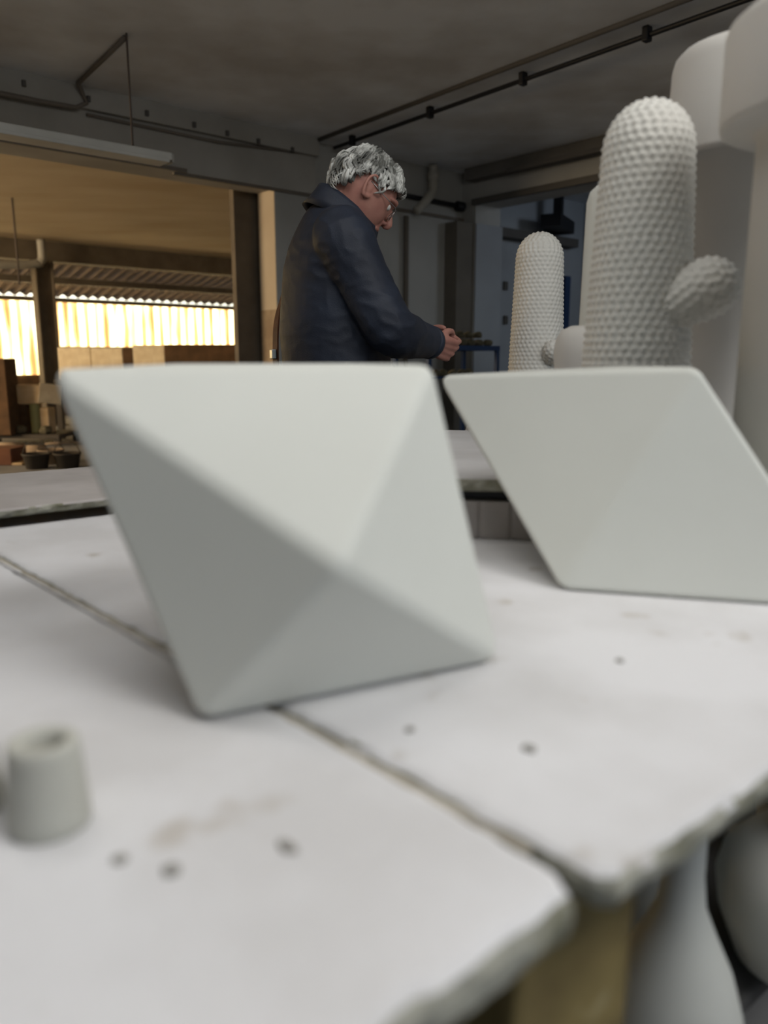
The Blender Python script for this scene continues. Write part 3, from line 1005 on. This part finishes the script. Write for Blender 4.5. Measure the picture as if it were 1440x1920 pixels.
# big cactus: top at pixel row 190
yc = 1.33
ztop = at_y(1195, 190, yc).z
b = base_of(1190, yc, PTOP + 0.001)
cactus(b, ztop - b.z, 0.092, 0.068, 'tall white bumpy cactus with an arm on its right side, on the platform',
       [((0.026, -0.045, at_y(1262, 584, yc).z - b.z), (0.80, -0.32, 0.44), 0.112, 0.0415)])

# smooth round-topped column behind it
yk = 1.78
zt_ = at_y(1100, 345, yk).z
rk_ = 0.105
bx = at_y(1086, 600, yk).x + rk_ + 0.003
h = zt_ - PTOP
o = lathe('smooth_column', [(0, 0), (rk_ + 0.004, 0), (rk_ + 0.004, 0.004), (rk_ - 0.004, h - 0.035), (rk_ - 0.010, h - 0.015), (rk_ - 0.022, h - 0.004), (rk_ - 0.04, h), (0, h)], M['bisque'])
tag(put(o, (bx, yk, PTOP + 0.001)), 'smooth white column half hidden behind the tall cactus', 'column')

# taller cylinder on the right
yq = 1.52
zt_ = at_y(1290, 92, yq).z
rq = 0.135
bx = at_y(1266, 200, yq).x + rq - 0.002
h = zt_ - PTOP
hb_ = at_y(1266, 300, yq).z - PTOP
rs2 = rq - 0.048
o = lathe('capped_column', [(0, 0), (rs2 + 0.006, 0), (rs2 + 0.006, 0.004), (rs2, hb_ + 0.028), (rq - 0.004, hb_ - 0.002), (rq + 0.002, hb_), (rq + 0.004, hb_ + 0.008), (rq, h - 0.03), (rq - 0.004, h - 0.014), (rq - 0.014, h - 0.004), (rq - 0.03, h), (0, h)], M['bisque_warm'])
tag(put(o, (bx, yq, PTOP + 0.001)), 'tall white column with a capped top, between the tall cactus and the drum-topped column', 'column')

# mushroom-like piece: wide drum on a narrower stem
ym = 1.05
zd1 = at_y(1357, 18, ym).z
zd0 = at_y(1357, 232, ym).z
rd = 0.16
bx = at_y(1372, 160, ym).x + rd
rs = bx - at_y(1422, 400, ym).x
zb2 = TABLE + 0.001
hh = zd1 - zb2
hd = zd0 - zb2
o = lathe('drum_topped_column', [(0, 0), (rs, 0), (rs, hd - 0.01), (rs + 0.006, hd), (rd - 0.008, hd), (rd - 0.002, hd + 0.003), (rd, hd + 0.010), (rd, hh - 0.016), (rd - 0.003, hh - 0.007), (rd - 0.010, hh - 0.001), (rd - 0.02, hh), (0, hh)], M['bisque_warm'])
tag(put(o, (bx, ym, zb2)), 'white column with a wide drum top at the right edge', 'column')

# round shouldered vase peeping out left of the tall cactus
yv = 1.66
p = at_y(1092, 612, yv)
rv = 0.056
hv = p.z - PTOP
o = lathe('round_vase', [(0, 0), (0.035, 0), (0.038, 0.01), (rv, hv - 0.065), (rv, hv - 0.05), (rv * 0.93, hv - 0.025), (rv * 0.75, hv - 0.009), (rv * 0.4, hv), (rv * 0.3, hv - 0.004), (rv * 0.28, hv - 0.06), (0, hv - 0.061)], M['bisque_warm'])
tag(put(o, (p.x, yv, PTOP + 0.001)), 'small round-shouldered vase between the two cactus pieces', 'vase')

# second table further back with the smaller-looking cactus
tr = thing('rear_table', (0.95, 2.95, 0), 'white topped table behind the platform, carrying the farther cactus', 'table', rz=math.radians(-8))
boxes('tabletop', [((-0.65, -0.35, TABLE - 0.03), (0.7, 0.4, TABLE))], M['plaster'], tr, 0.004)
for x in (-0.58, 0.63):
    for y in (-0.28, 0.33):
        boxes('leg', [((x - 0.03, y - 0.03, 0), (x + 0.03, y + 0.03, TABLE - 0.03))], M['trim_dark'], tr)
yc2 = 2.85
ztop = at_y(1010, 436, yc2).z
b = base_of(1004, yc2, TABLE + 0.001)
cactus(b, ztop - b.z, 0.104, 0.080, 'white bumpy cactus standing farther back, left of the tall one',
       [((0.03, -0.075, at_y(1020, 672, yc2).z - b.z), (0.25, -0.75, 0.6), 0.075, 0.034)], spacing=0.0165, amp=0.0042)

# ------------------------------------------------------------------ dusty table behind the main one, on the left
zN = EYE - 0.265
nt_ = thing('dusty_table', xy(tab(-0.4, 1.3)) + (0,), 'dusty plaster-topped table behind the main table on the left', 'table')
on = (*xy(tab(-0.4, 1.3)), 0)
slab('plaster_slab', [xy(tab(-1.2, 1.265)), xy(tab(0.55, 1.275)), xy(tab(0.55, 1.75)), xy(tab(-1.2, 1.75))], zN, 0.018, M['plaster_dusty'], M['plaster_edge'], nt_, 0.004, seed=21.0, origin=on)
tparent_box('base_board', -1.2, 0.55, 1.285, 1.74, TABLE - 0.05, TABLE - 0.022, M['plaster_dusty'], nt_, on)
for u in (-0.9, -0.18, 0.45):
    tparent_box('spacer_block', u - 0.06, u + 0.055, 1.29, 1.36, TABLE - 0.022, zN - 0.018, M['plaster'], nt_, on, 0.003)
for u in (-1.1, 0.45):
    for v in (1.32, 1.62):
        tparent_box('leg', u - 0.04, u + 0.04, v, v + 0.08, 0, TABLE - 0.05, M['trim_dark'], nt_, on)

# ------------------------------------------------------------------ white ware under the table
SH = 0.296
def ware(name, prof, x, y, m, label, cat):
    o = lathe(name, prof, m, None, 48)
    return tag(put(o, (x, y, SH)), label, cat)


ware('bell_vase', [(0, 0), (0.070, 0), (0.078, 0.006), (0.074, 0.05), (0.060, 0.10), (0.040, 0.145), (0.026, 0.18), (0.0215, 0.22), (0.021, 0.30), (0.024, 0.37), (0.020, 0.372), (0.016, 0.30), (0, 0.295)],
     0.330, 0.77, M['bisque'], 'white bell-shaped vase on the shelf under the table, beside the mustard block', 'vase')
ware('round_pot', [(0, 0), (0.05, 0), (0.075, 0.02), (0.098, 0.08), (0.103, 0.12), (0.096, 0.155), (0.070, 0.185), (0.042, 0.198), (0.040, 0.212), (0.036, 0.212), (0.034, 0.18), (0, 0.175)],
     0.530, 0.88, M['bisque'], 'large round white pot on the shelf under the table at the right', 'pot')
ware('cone_vase', [(0, 0), (0.055, 0), (0.059, 0.01), (0.048, 0.12), (0.030, 0.28), (0.022, 0.40), (0.018, 0.40), (0.018, 0.34), (0, 0.335)],
     0.375, 0.97, M['bisque'], 'slim white conical vase behind the bell-shaped one under the table', 'vase')
ware('flared_cup', [(0, 0), (0.04, 0), (0.045, 0.01), (0.050, 0.10), (0.068, 0.20), (0.085, 0.27), (0.080, 0.272), (0.062, 0.20), (0.04, 0.05), (0, 0.045)],
     0.63, 1.10, M['bisque'], 'white flared cup behind the round pot under the table', 'cup')

# ------------------------------------------------------------------ the man
PSI = math.radians(17)
FV = Vector((math.cos(PSI), math.sin(PSI), 0))
LV = Vector((-math.sin(PSI), math.cos(PSI), 0))
MY = 2.60


def man(f, l, z, c=(-0.155, MY)):
    return Vector((c[0], c[1], 0)) + FV * f + LV * l + Vector((0, 0, z))


def torso_rings(scale, rows):
    out = []
    for x, z, a, b in rows:
        c = Vector((x, MY, z))
        out.append((c, FV * (a + scale), LV * (b + scale)))
    return out


rows = [(-0.152, 0.93, 0.160, 0.200), (-0.156, 1.05, 0.172, 0.210), (-0.160, 1.15, 0.176, 0.215), (-0.168, 1.25, 0.162, 0.220), (-0.173, 1.35, 0.145, 0.225),
        (-0.172, 1.42, 0.126, 0.215), (-0.166, 1.47, 0.110, 0.175), (-0.158, 1.51, 0.094, 0.115), (-0.150, 1.545, 0.078, 0.082)]

sh_r = man(-0.02, -0.195, 1.415); el_r = man(0.10, -0.255, 1.160); wr_r = man(0.285, -0.115, 1.118)
sh_l = man(-0.02, 0.195, 1.415); el_l = man(0.10, 0.255, 1.160); wr_l = man(0.29, 0.085, 1.125)

# --- head in its own frame (x forward, y left, z up)
HC = Vector((-0.060, MY - 0.01, 1.577))
hp = math.radians(38)
hf = (FV * math.cos(hp) + Vector((0, 0, -1)) * math.sin(hp))
hl = LV.copy()
hu = hf.cross(hl).normalized() * 1.0
HM = Matrix(((hf.x, hl.x, hu.x, HC.x), (hf.y, hl.y, hu.y, HC.y), (hf.z, hl.z, hu.z, HC.z), (0, 0, 0, 1)))


def head_dir(d):
    x, y, z = d
    ax = 0.099 if x > 0 else 0.103
    r = Vector((x * ax, y * 0.078, z * 0.113))
    if z < 0:
        k = min(1.0, -z)
        r.y *= 1 - 0.30 * k ** 1.4
        if x < 0: r.x *= 1 - 0.45 * k
        else: r.x *= 1 - 0.10 * k
    if z < 0 and x > 0:
        q = math.sqrt(max(0, 1 - k ** 4)) / max(0.12, math.sqrt(max(1e-6, 1 - z * z)))
        w = min(1, x / 0.35)
        r.x *= 1 + (min(q, 1.5) - 1) * w
        r.y *= 1 + (min(q, 1.35) - 1) * w * 0.5
    for sy in (-1, 1):                                    # eye sockets
        e = Vector((0.86, sy * 0.42, 0.03))
        dd = (Vector(d) - e).length
        r *= 1 - 0.085 * math.exp(-(dd / 0.2) ** 2)
        ch = Vector((0.78, sy * 0.5, -0.33))
        dd = (Vector(d) - ch).length
        r *= 1 + 0.035 * math.exp(-(dd / 0.25) ** 2)
    return r


body = bmesh.new()
t_ = bmesh.ops.create_uvsphere(body, u_segments=64, v_segments=48, radius=1)
for v in t_['verts']:
    v.co = HM @ head_dir(v.co.normalized())
bm_h = lambda p: HM @ Vector(p)
bm_tube(body, [bm_h((0.088, 0, 0.022)), bm_h((0.103, 0, 0.0)), bm_h((0.119, 0, -0.026)), bm_h((0.112, 0, -0.036))], [0.008, 0.009, 0.0125, 0.010], 12, 3, True)
for sy in (-1, 1):
    bm_ellipsoid(body, bm_h((0.104, sy * 0.011, -0.034)), (0.010, 0.007, 0.007), 12, 8)
    bm_tube(body, [bm_h((0.096, sy * 0.008, 0.026)), bm_h((0.093, sy * 0.03, 0.031)), bm_h((0.075, sy * 0.052, 0.024))], [0.007, 0.009, 0.006], 10, 3, True)
    # ear: rim and bowl
    ex = -0.004
    bm_tube(body, [bm_h((ex + 0.012, sy * 0.074, -0.026)), bm_h((ex - 0.004, sy * 0.081, -0.033)), bm_h((ex - 0.016, sy * 0.088, -0.012)), bm_h((ex - 0.019, sy * 0.092, 0.014)),
                   bm_h((ex - 0.008, sy * 0.090, 0.031)), bm_h((ex + 0.010, sy * 0.081, 0.028)), bm_h((ex + 0.014, sy * 0.074, 0.012))], [0.0065, 0.0075, 0.0055, 0.005, 0.005, 0.005, 0.005], 8, 3, True)
    bm_ellipsoid(body, bm_h((ex - 0.004, sy * 0.077, 0.0)), (0.016, 0.006, 0.026), 14, 10, HM.to_3x3())
bm_tube(body, [bm_h((0.088, -0.022, -0.066)), bm_h((0.098, -0.008, -0.062)), bm_h((0.098, 0.008, -0.062)), bm_h((0.088, 0.022, -0.066))], [0.004, 0.006, 0.006, 0.004], 10, 3, True)
bm_tube(body, [bm_h((0.086, -0.018, -0.074)), bm_h((0.095, 0.0, -0.074)), bm_h((0.086, 0.018, -0.074))], [0.005, 0.007, 0.005], 10, 3, True)
bm_ellipsoid(body, bm_h((0.080, 0, -0.100)), (0.019, 0.022, 0.016), 16, 12, HM.to_3x3())
bm_ellipsoid(body, bm_h((0.090, 0, -0.050)), (0.010, 0.018, 0.016), 14, 10, HM.to_3x3())
# neck
bm_tube(body, [Vector((-0.158, MY, 1.44)), Vector((-0.150, MY, 1.53)), Vector((-0.108, MY - 0.003, 1.575)), HC], [0.076, 0.066, 0.063, 0.06], 24, 4)
# trunk under the clothes
bm_loft(body, torso_rings(-0.022, rows[:-1]) + [(Vector((-0.150, MY, 1.53)), FV * 0.05, LV * 0.055)], 32)
hipc = Vector((-0.140, MY, 0))
bm_ellipsoid(body, hipc + Vector((0, 0, 0.93)), (0.135, 0.175, 0.13), 24, 16)
for sg, sh, el, wr in ((-1, sh_r, el_r, wr_r), (1, sh_l, el_l, wr_l)):
    bm_tube(body, [sh, sh.lerp(el, 0.5), el, el.lerp(wr, 0.5), wr, wr + (wr - el).normalized() * 0.02], [0.058, 0.050, 0.042, 0.039, 0.029, 0.027], 16, 4, True)
    hip = hipc + LV * (sg * 0.095) + Vector((0, 0, 0.92))
    knee = hipc + LV * (sg * 0.105) + FV * 0.015 + Vector((0, 0, 0.49))
    ank = hipc + LV * (sg * 0.11) - FV * 0.02 + Vector((0, 0, 0.085))
    bm_tube(body, [hip, hip.lerp(knee, 0.5), knee, knee.lerp(ank, 0.4), ank], [0.092, 0.076, 0.054, 0.054, 0.036], 18, 4, True)
    bm_tube(body, [ank + Vector((0, 0, -0.03)) - FV * 0.03, ank + FV * 0.06 + Vector((0, 0, -0.05)), ank + FV * 0.16 + Vector((0, 0, -0.062))], [0.034, 0.032, 0.02], 14, 3, True)


def hand(bm, wr, d, palm_n, side):
    """palm and five curled fingers; d = pointing direction, palm_n = palm normal, side = towards the thumb"""
    d = d.normalized(); palm_n = (palm_n - d * palm_n.dot(d)).normalized()
    s = d.cross(palm_n).normalized()
    if s.dot(side) < 0: s = -s
    o = wr
    P3 = lambda a, b, c: o + d * a + s * b + palm_n * c
    # palm as fan of tubes so that it is broad and thin
    for b, l in ((-0.030, 0.078), (-0.011, 0.085), (0.009, 0.087), (0.028, 0.082)):
        bm_tube(bm, [P3(-0.012, b * 0.5, 0), P3(0.035, b * 0.9, 0.0), P3(l, b, 0.002)], [0.0155, 0.0155, 0.0115], 12, 3, True)
    bm_ellipsoid(bm, P3(0.035, 0.022, 0.010), (0.022, 0.022, 0.018), 12, 8)
    for i, (b, l0, L, r) in enumerate(((-0.031, 0.076, 0.058, 0.0078), (-0.011, 0.084, 0.074, 0.0088), (0.010, 0.086, 0.080, 0.0092), (0.030, 0.081, 0.072, 0.0088))):
        cu = (0.55, 0.62, 0.66, 0.60)[3 - i]
        p = P3(l0, b, 0.002); pts = [P3(l0 - 0.02, b, 0.0), p]
        ang = 0.0
        for seg in (0.45, 0.30, 0.25):
            ang += cu
            p = p + (d * math.cos(ang) + palm_n * math.sin(ang) + s * (0.05 * b / 0.03)) * (L * seg)
            pts.append(p)
        bm_tube(bm, pts, [r * 1.05, r, r * 0.96, r * 0.9, r * 0.78], 10, 3, True)
    th = [P3(0.012, 0.020, 0.006), P3(0.036, 0.044, 0.020), P3(0.062, 0.050, 0.034), P3(0.084, 0.046, 0.042)]
    bm_tube(bm, th, [0.014, 0.0125, 0.0105, 0.0085], 10, 3, True)


up = Vector((0, 0, 1))
hand(body, wr_r + (wr_r - el_r).normalized() * 0.025, (wr_r - el_r).normalized() + Vector((0.35, 0.0, -0.12)), LV * 0.8 + up * 0.3, up + FV * 0.2)
hand(body, wr_l + (wr_l - el_l).normalized() * 0.025, (wr_l - el_l).normalized() + Vector((0.3, 0.0, -0.05)), -LV * 0.8 + up * 0.3, up + FV * 0.2)
person = remeshed('person', body, 0.0034, 2, M['skin'])
tag(person, 'grey-haired man in a navy jacket and glasses, looking down at his hands', 'person')

# --- jacket
jk = bmesh.new()
bm_loft(jk, torso_rings(0.0, [(-0.150, 0.80, 0.160, 0.198)] + rows[:-1] + [(-0.152, 1.535, 0.080, 0.085)]), 48)
for sh, el, wr in ((sh_r, el_r, wr_r), (sh_l, el_l, wr_l)):
    top = sh + (Vector((-0.155, MY, 1.45)) - sh) * 0.3
    bm_tube(jk, [top, sh, sh.lerp(el, 0.5) + Vector((-0.004, 0, 0)), el, el.lerp(wr, 0.5) + Vector((0, 0, -0.006)), wr], [0.080, 0.088, 0.080, 0.076, 0.066, 0.050], 24, 5, False)


def fold(nm):
    n = len(nm.vertices)
    co = np.empty(n * 3); nm.vertices.foreach_get('co', co); co = co.reshape(-1, 3)
    no = np.array([tuple(x.vector) for x in nm.vertex_normals])
    for i in range(n):
        p = Vector(co[i])
        w = noise.noise(Vector((p.x * 9, p.y * 9, p.z * 5.0)))
        # diagonal creases, strongest round the elbow and the waist
        near = math.exp(-((p - el_r).length / 0.13) ** 2) + math.exp(-((p - sh_r + Vector((0, 0, 0.05))).length / 0.11) ** 2) + 0.35
        q = Vector((p.x * 14 + p.z * 22, p.y * 10, p.z * 9 - p.x * 16))
        ridge = 1 - abs(noise.noise(q))
        co[i] += no[i] * (0.004 * w + near * 0.0055 * (ridge ** 2 - 0.55))
    nm.vertices.foreach_set('co', co.ravel())
    nm.update()


jacket = remeshed('jacket', jk, 0.006, 4, M['jacket'], person, fold)
# collar: a standing band, higher at the nape
cb = bmesh.new()
SEG = 56
cx = Vector((-0.146, MY, 1.488))
ring = []
for r0, z in ((0.112, -0.012), (0.106, 0.012), (0.099, 0.036), (0.095, 0.046), (0.089, 0.047), (0.086, 0.036), (0.088, 0.012), (0.092, -0.012)):
    rg = []
    for k_ in range(SEG):
        a_ = 2 * math.pi * k_ / SEG
        cf, cl = math.cos(a_), math.sin(a_)
        wob = 0.003 * math.sin(a_ * 3 + z * 60)
        p = cx + FV * (cf * (r0 + wob)) + LV * (cl * (r0 - 0.004)) + Vector((0, 0, z - 0.066 * cf + wob)) + FV * (0.010 + 0.5 * z)
        rg.append(cb.verts.new(p))
    ring.append(rg)
for a_, b_ in zip(ring, ring[1:] + ring[:1]):
    for k_ in range(SEG):
        cb.faces.new((a_[k_], a_[(k_ + 1) % SEG], b_[(k_ + 1) % SEG], b_[k_]))
col_o = from_bm('collar', cb, M['jacket'], jacket, True)
sn = bmesh.new()
bm_ellipsoid(sn, man(0.062, -0.084, 1.462, (-0.146, MY)), (0.006, 0.004, 0.006), 12, 8)
from_bm('snap_button', sn, M['metal'], jacket, True)
for wr, el in ((wr_r, el_r), (wr_l, el_l)):
    c_ = bmesh.new()
    d_ = (wr - el).normalized()
    bm_tube(c_, [wr - d_ * 0.022, wr - d_ * 0.004, wr + d_ * 0.006], [0.053, 0.0535, 0.050], 28)
    from_bm('cuff', c_, M['jacket'], jacket, True)

# --- trousers and shoes
tr_ = bmesh.new()
bm_loft(tr_, [(hipc + Vector((0, 0, 0.80)), FV * 0.125, LV * 0.168), (hipc + Vector((0, 0, 0.9)), FV * 0.135, LV * 0.178), (hipc + Vector((0, 0, 1.0)), FV * 0.125, LV * 0.17)], 32)
for sg in (-1, 1):
    hip = hipc + LV * (sg * 0.09) + Vector((0, 0, 0.87))
    knee = hipc + LV * (sg * 0.105) + FV * 0.012 + Vector((0, 0, 0.49))
    ank = hipc + LV * (sg * 0.11) - FV * 0.015 + Vector((0, 0, 0.06))
    bm_tube(tr_, [hip, hip.lerp(knee, 0.5), knee, ank], [0.103, 0.092, 0.078, 0.072], 24, 4)
remeshed('trousers', tr_, 0.008, 3, M['trousers'], person)
for sg in (-1, 1):
    s_ = bmesh.new()
    c0 = hipc + LV * (sg * 0.11) - FV * 0.02
    bm_tube(s_, [c0 - FV * 0.05 + Vector((0, 0, 0.045)), c0 + FV * 0.04 + Vector((0, 0, 0.046)), c0 + FV * 0.13 + Vector((0, 0, 0.038)), c0 + FV * 0.2 + Vector((0, 0, 0.03))], [0.040, 0.044, 0.042, 0.028], 18, 4, True)
    for v in s_.verts: v.co.z = max(v.co.z, 0.002)
    from_bm('shoe', s_, M['shoe'], person, True)

# --- hair: dark cap with lighter wavy locks
def scalp(d, lift=0.0):
    d = Vector(d).normalized()
    r = head_dir(d)
    return r + r.normalized() * lift


def hairline(d):
    """> 0 inside the hair"""
    x, y, z = d
    lim = -0.30 if x < -0.55 else (0.05 if x < 0.1 else 0.10 + max(0, x - 0.1) * 0.62)
    if -0.35 < x < 0.28 and abs(y) > 0.6: lim = max(lim, 0.22) if x < 0.12 else -0.06
    return z - lim


hb = bmesh.new()
t_ = bmesh.ops.create_uvsphere(hb, u_segments=72, v_segments=54, radius=1)
for v in t_['verts']:
    d = v.co.normalized()
    h_ = hairline(d)
    lift = 0.013 * max(0, min(1, h_ / 0.12)) - 0.006
    lift += 0.004 * noise.noise(d * 9)
    v.co = HM @ scalp(d, lift)
bmesh.ops.delete(hb, geom=[v for v in hb.verts if hairline((HM.to_3x3().inverted() @ (v.co - HC)).normalized()) < -0.12], context='VERTS')
hair_cap = from_bm('hair', hb, M['hair_dark'], person, True)
lk = bmesh.new()
count = 0
random.seed(3)
while count < 720:
    d = Vector((random.gauss(0, 1), random.gauss(0, 1), random.gauss(0.4, 1))).normalized()
    h_ = hairline(d)
    if h_ < 0.03: continue
    crown = Vector((-0.45, 0.1, 0.89)).normalized()
    flow = (d - crown)
    flow = flow - d * flow.dot(d)
    swirl = d.cross(flow)
    bend = 1.3 * noise.noise(d * 2.6 + Vector((4, 1, 7)))       # neighbouring locks bend the same way
    flow = flow + swirl * bend + Vector((random.uniform(-.2, .2), random.uniform(-.2, .2), random.uniform(-.2, .2)))
    if flow.length < 1e-3: continue
    flow = (flow - d * flow.dot(d)).normalized()
    side = d.cross(flow)
    L = random.uniform(0.4, 0.85)
    ph = 3.0 * noise.noise(d * 2.0) + random.uniform(-0.4, 0.4)
    amp = random.uniform(0.06, 0.12)
    puff = 0.011 * (1 + 1.1 * noise.noise(d * 3.4 + Vector((9, 2, 3))))
    pts, rr = [], []
    n_ = 10
    for i in range(n_):
        f = i / (n_ - 1)
        q = (d + flow * (L * (f - 0.3)) + side * (amp * math.sin(ph + f * 6.5))).normalized()
        if hairline(q) < -0.08: break
        lift = 0.007 + (puff + 0.010 * max(0, -q.x - 0.3)) * math.sin(math.pi * min(1, f * 1.1)) + 0.004 * math.sin(ph * 2 + f * 9)
        pts.append(HM @ scalp(q, lift)); rr.append(0.0054 * (0.3 + math.sin(math.pi * (0.1 + 0.85 * f))) * random.uniform(0.65, 0.85))
    if len(pts) < 5: continue
    rr[-1] = 0.0008
    bm_tube(lk, pts, rr, 5, 1, False, 0.7)
    count += 1
# curls over the nape and brow
for i in range(110):
    y = random.uniform(-0.8, 0.8)
    if i < 64: d = Vector((-0.85, y * 0.75, random.uniform(-0.30, 0.0))).normalized()
    else: d = Vector((0.72, y * 0.5, random.uniform(0.52, 0.7))).normalized()
    pts, rr = [], []
    for k_ in range(7):
        f = k_ / 6
        q = (d + Vector((-0.02 if i < 64 else 0.08 * f, 0.10 * math.sin(f * 4 + i), -0.26 * f if i < 64 else -0.17 * f))).normalized()
        pts.append(HM @ scalp(q, 0.014 + 0.014 * math.sin(f * 3.1) + (0.008 * f if i < 64 else 0))); rr.append(0.0036 * (1 - 0.75 * f))
    bm_tube(lk, pts, rr, 6, 1, False, 0.7)
from_bm('curly_locks', lk, M['hair'], hair_cap, True)

# --- eyes and glasses
for sy in (-1, 1):
    e_ = bmesh.new()
    bm_ellipsoid(e_, HM @ Vector((0.078, sy * 0.032, 0.004)), (0.011, 0.011, 0.011), 16, 12)
    from_bm('eye', e_, M['eye'], person, True)
gl = bmesh.new()
for sy in (-1, 1):
    ringp = [HM @ Vector((0.106 - 0.004 * abs(math.cos(a_)), sy * 0.033 + 0.024 * math.cos(a_), -0.006 + 0.018 * math.sin(a_))) for a_ in [2 * math.pi * i / 24 for i in range(25)]]
    bm_tube(gl, ringp, 0.0013, 6)
    bm_tube(gl, [HM @ Vector((0.102, sy * 0.057, 0.0)), HM @ Vector((0.095, sy * 0.074, 0.004)), HM @ Vector((0.03, sy * 0.082, 0.008)), HM @ Vector((-0.012, sy * 0.083, 0.012))], 0.0014, 6)
bm_tube(gl, [HM @ Vector((0.106, -0.010, 0.0)), HM @ Vector((0.112, 0, 0.003)), HM @ Vector((0.106, 0.010, 0.0))], 0.0013, 6)
glasses = from_bm('glasses', gl, M['metal'], person, True)
for sy in (-1, 1):
    g2 = bmesh.new()
    c_ = [g2.verts.new(HM @ Vector((0.105, sy * 0.033 + 0.0235 * math.cos(a_), -0.006 + 0.0175 * math.sin(a_)))) for a_ in [2 * math.pi * i / 24 for i in range(24)]]
    g2.faces.new(c_)
    bmesh.ops.solidify(g2, geom=list(g2.faces), thickness=0.0015)
    from_bm('lens', g2, M['glass'], glasses)

# --- shoulder bag hanging behind him
bag = thing('shoulder_bag', (-0.475, 2.70, 0.60), 'brown leather shoulder bag hanging at the back of the man', 'bag', rz=PSI)
bb = bmesh.new()
bm_box(bb, (-0.05, -0.15, 0.0), (0.05, 0.15, 0.26))
bmesh.ops.bevel(bb, geom=list(bb.edges), offset=0.02, segments=3, profile=0.5, affect='EDGES')
from_bm('pouch', bb, M['leather'], bag, True)
boxes('flap', [((-0.062, -0.145, 0.10), (-0.05, 0.145, 0.255))], M['leather'], bag, 0.005)
Rb = Matrix.Rotation(-PSI, 3, 'Z')
def bl(p): return Rb @ (Vector(p) - Vector((-0.475, 2.70, 0.60)))
def strap_pts(pts, w, th):
    bm = bmesh.new()
    P_, _ = catmull(pts, [0] * len(pts), 6)
    ring = []
    for i, p in enumerate(P_):
        d = (P_[min(i + 1, len(P_) - 1)] - P_[max(i - 1, 0)]).normalized()
        out = Vector((-0.9, -0.3, 0.05)); out = (out - d * out.dot(d)).normalized()
        sd = d.cross(out)
        ring.append([bm.verts.new(p + sd * (w * a) + out * (th * b)) for a, b in ((-1, -1), (1, -1), (1, 1), (-1, 1))])
    for a, b in zip(ring, ring[1:]):
        for k_ in range(4): bm.faces.new((a[k_], a[(k_ + 1) % 4], b[(k_ + 1) % 4], b[k_]))
    bm.faces.new(ring[0]); bm.faces.new(ring[-1])
    return bm
spts = [bl(p) for p in ((-0.425, 2.69, 0.80), (-0.378, 2.675, 0.92), (-0.362, 2.66, 1.02), (-0.360, 2.66, 1.10), (-0.357, 2.665, 1.17), (-0.350, 2.70, 1.235), (-0.335, 2.79, 1.32), (-0.31, 2.82, 1.40), (-0.25, 2.80, 1.495))]
from_bm('strap', strap_pts(spts, 0.016, 0.003), M['leather'], bag)
q = bl((-0.364, 2.655, 1.085))
boxes('buckle', [((q.x - 0.012, q.y - 0.024, q.z - 0.018), (q.x + 0.004, q.y + 0.024, q.z + 0.014))], M['metal'], bag, 0.003)

# ------------------------------------------------------------------ light
W = bpy.data.worlds.new('sky')
SC.world = W
W.use_nodes = True
bg = W.node_tree.nodes['Background']
sky = W.node_tree.nodes.new('ShaderNodeTexSky')
sky.sky_type = 'NISHITA'
sky.sun_disc = False
sky.sun_elevation = math.radians(32)
sky.sun_rotation = math.radians(-40)
W.node_tree.links.new(sky.outputs['Color'], bg.inputs['Color'])
bg.inputs['Strength'].default_value = 0.18


def area(name, loc, target, sx, sy, power, col, spread=180):
    d = bpy.data.lights.new(name, 'AREA')
    d.shape = 'RECTANGLE'
    d.size, d.size_y = sx, sy
    d.energy = power
    d.color = col
    d.spread = math.radians(spread)
    o = bpy.data.objects.new(name, d)
    COL.objects.link(o)
    o.location = loc
    dirv = Vector(target) - Vector(loc)
    o.rotation_euler = dirv.to_track_quat('-Z', 'Y').to_euler()
    return o


# unseen overhead area lights; the first keys the table from above right
area('unseen_overhead_light', (1.25, 0.1, 2.93), (0.1, 0.8, 0.8), 1.6, 1.1, 58, (1.0, 0.985, 0.96))
area('unseen_overhead_light', (-0.5, 1.0, 2.93), (-0.1, 1.4, 0.8), 1.6, 1.1, 22, (1.0, 0.985, 0.96))  # added fill from above for the cactus, the man and the walls
# daylight through the windows behind
area('window_light', room(-4.4, T1 - 0.05, 2.1), room(-5.2, 4.0, 1.0), 2.6, 1.4, 10, (1.0, 0.985, 0.95))
area('window_light', room(-8.0, T1 - 0.05, 2.1), room(-5.5, 3.0, 1.2), 2.6, 1.4, 5, (1.0, 0.985, 0.95))
# cool light added to fill the room beyond the right doorway
area('doorway_room_fill', room(1.5, 3.0, 2.9), room(1.0, 0.2, 1.0), 0.8, 0.8, 14, (0.78, 0.88, 1.0))
# low warm sunlight coming into the annex through its open left end
area('annex_daylight', room(S0 + 0.05, -4.2, 2.0), room(-1.5, -5.2, 1.3), 3.5, 1.7, 640, (1.0, 0.76, 0.47))

# ------------------------------------------------------------------ render look
SC.view_settings.view_transform = 'Standard'
SC.view_settings.look = 'None'
SC.view_settings.gamma = 1.0
SC.view_settings.exposure = 0.0
SC.view_settings.use_curve_mapping = False
try:
    SC.cycles.use_denoising = True
    SC.cycles.max_bounces = 8
    SC.cycles.diffuse_bounces = 5
    SC.cycles.sample_clamp_indirect = 6
except Exception:
    pass
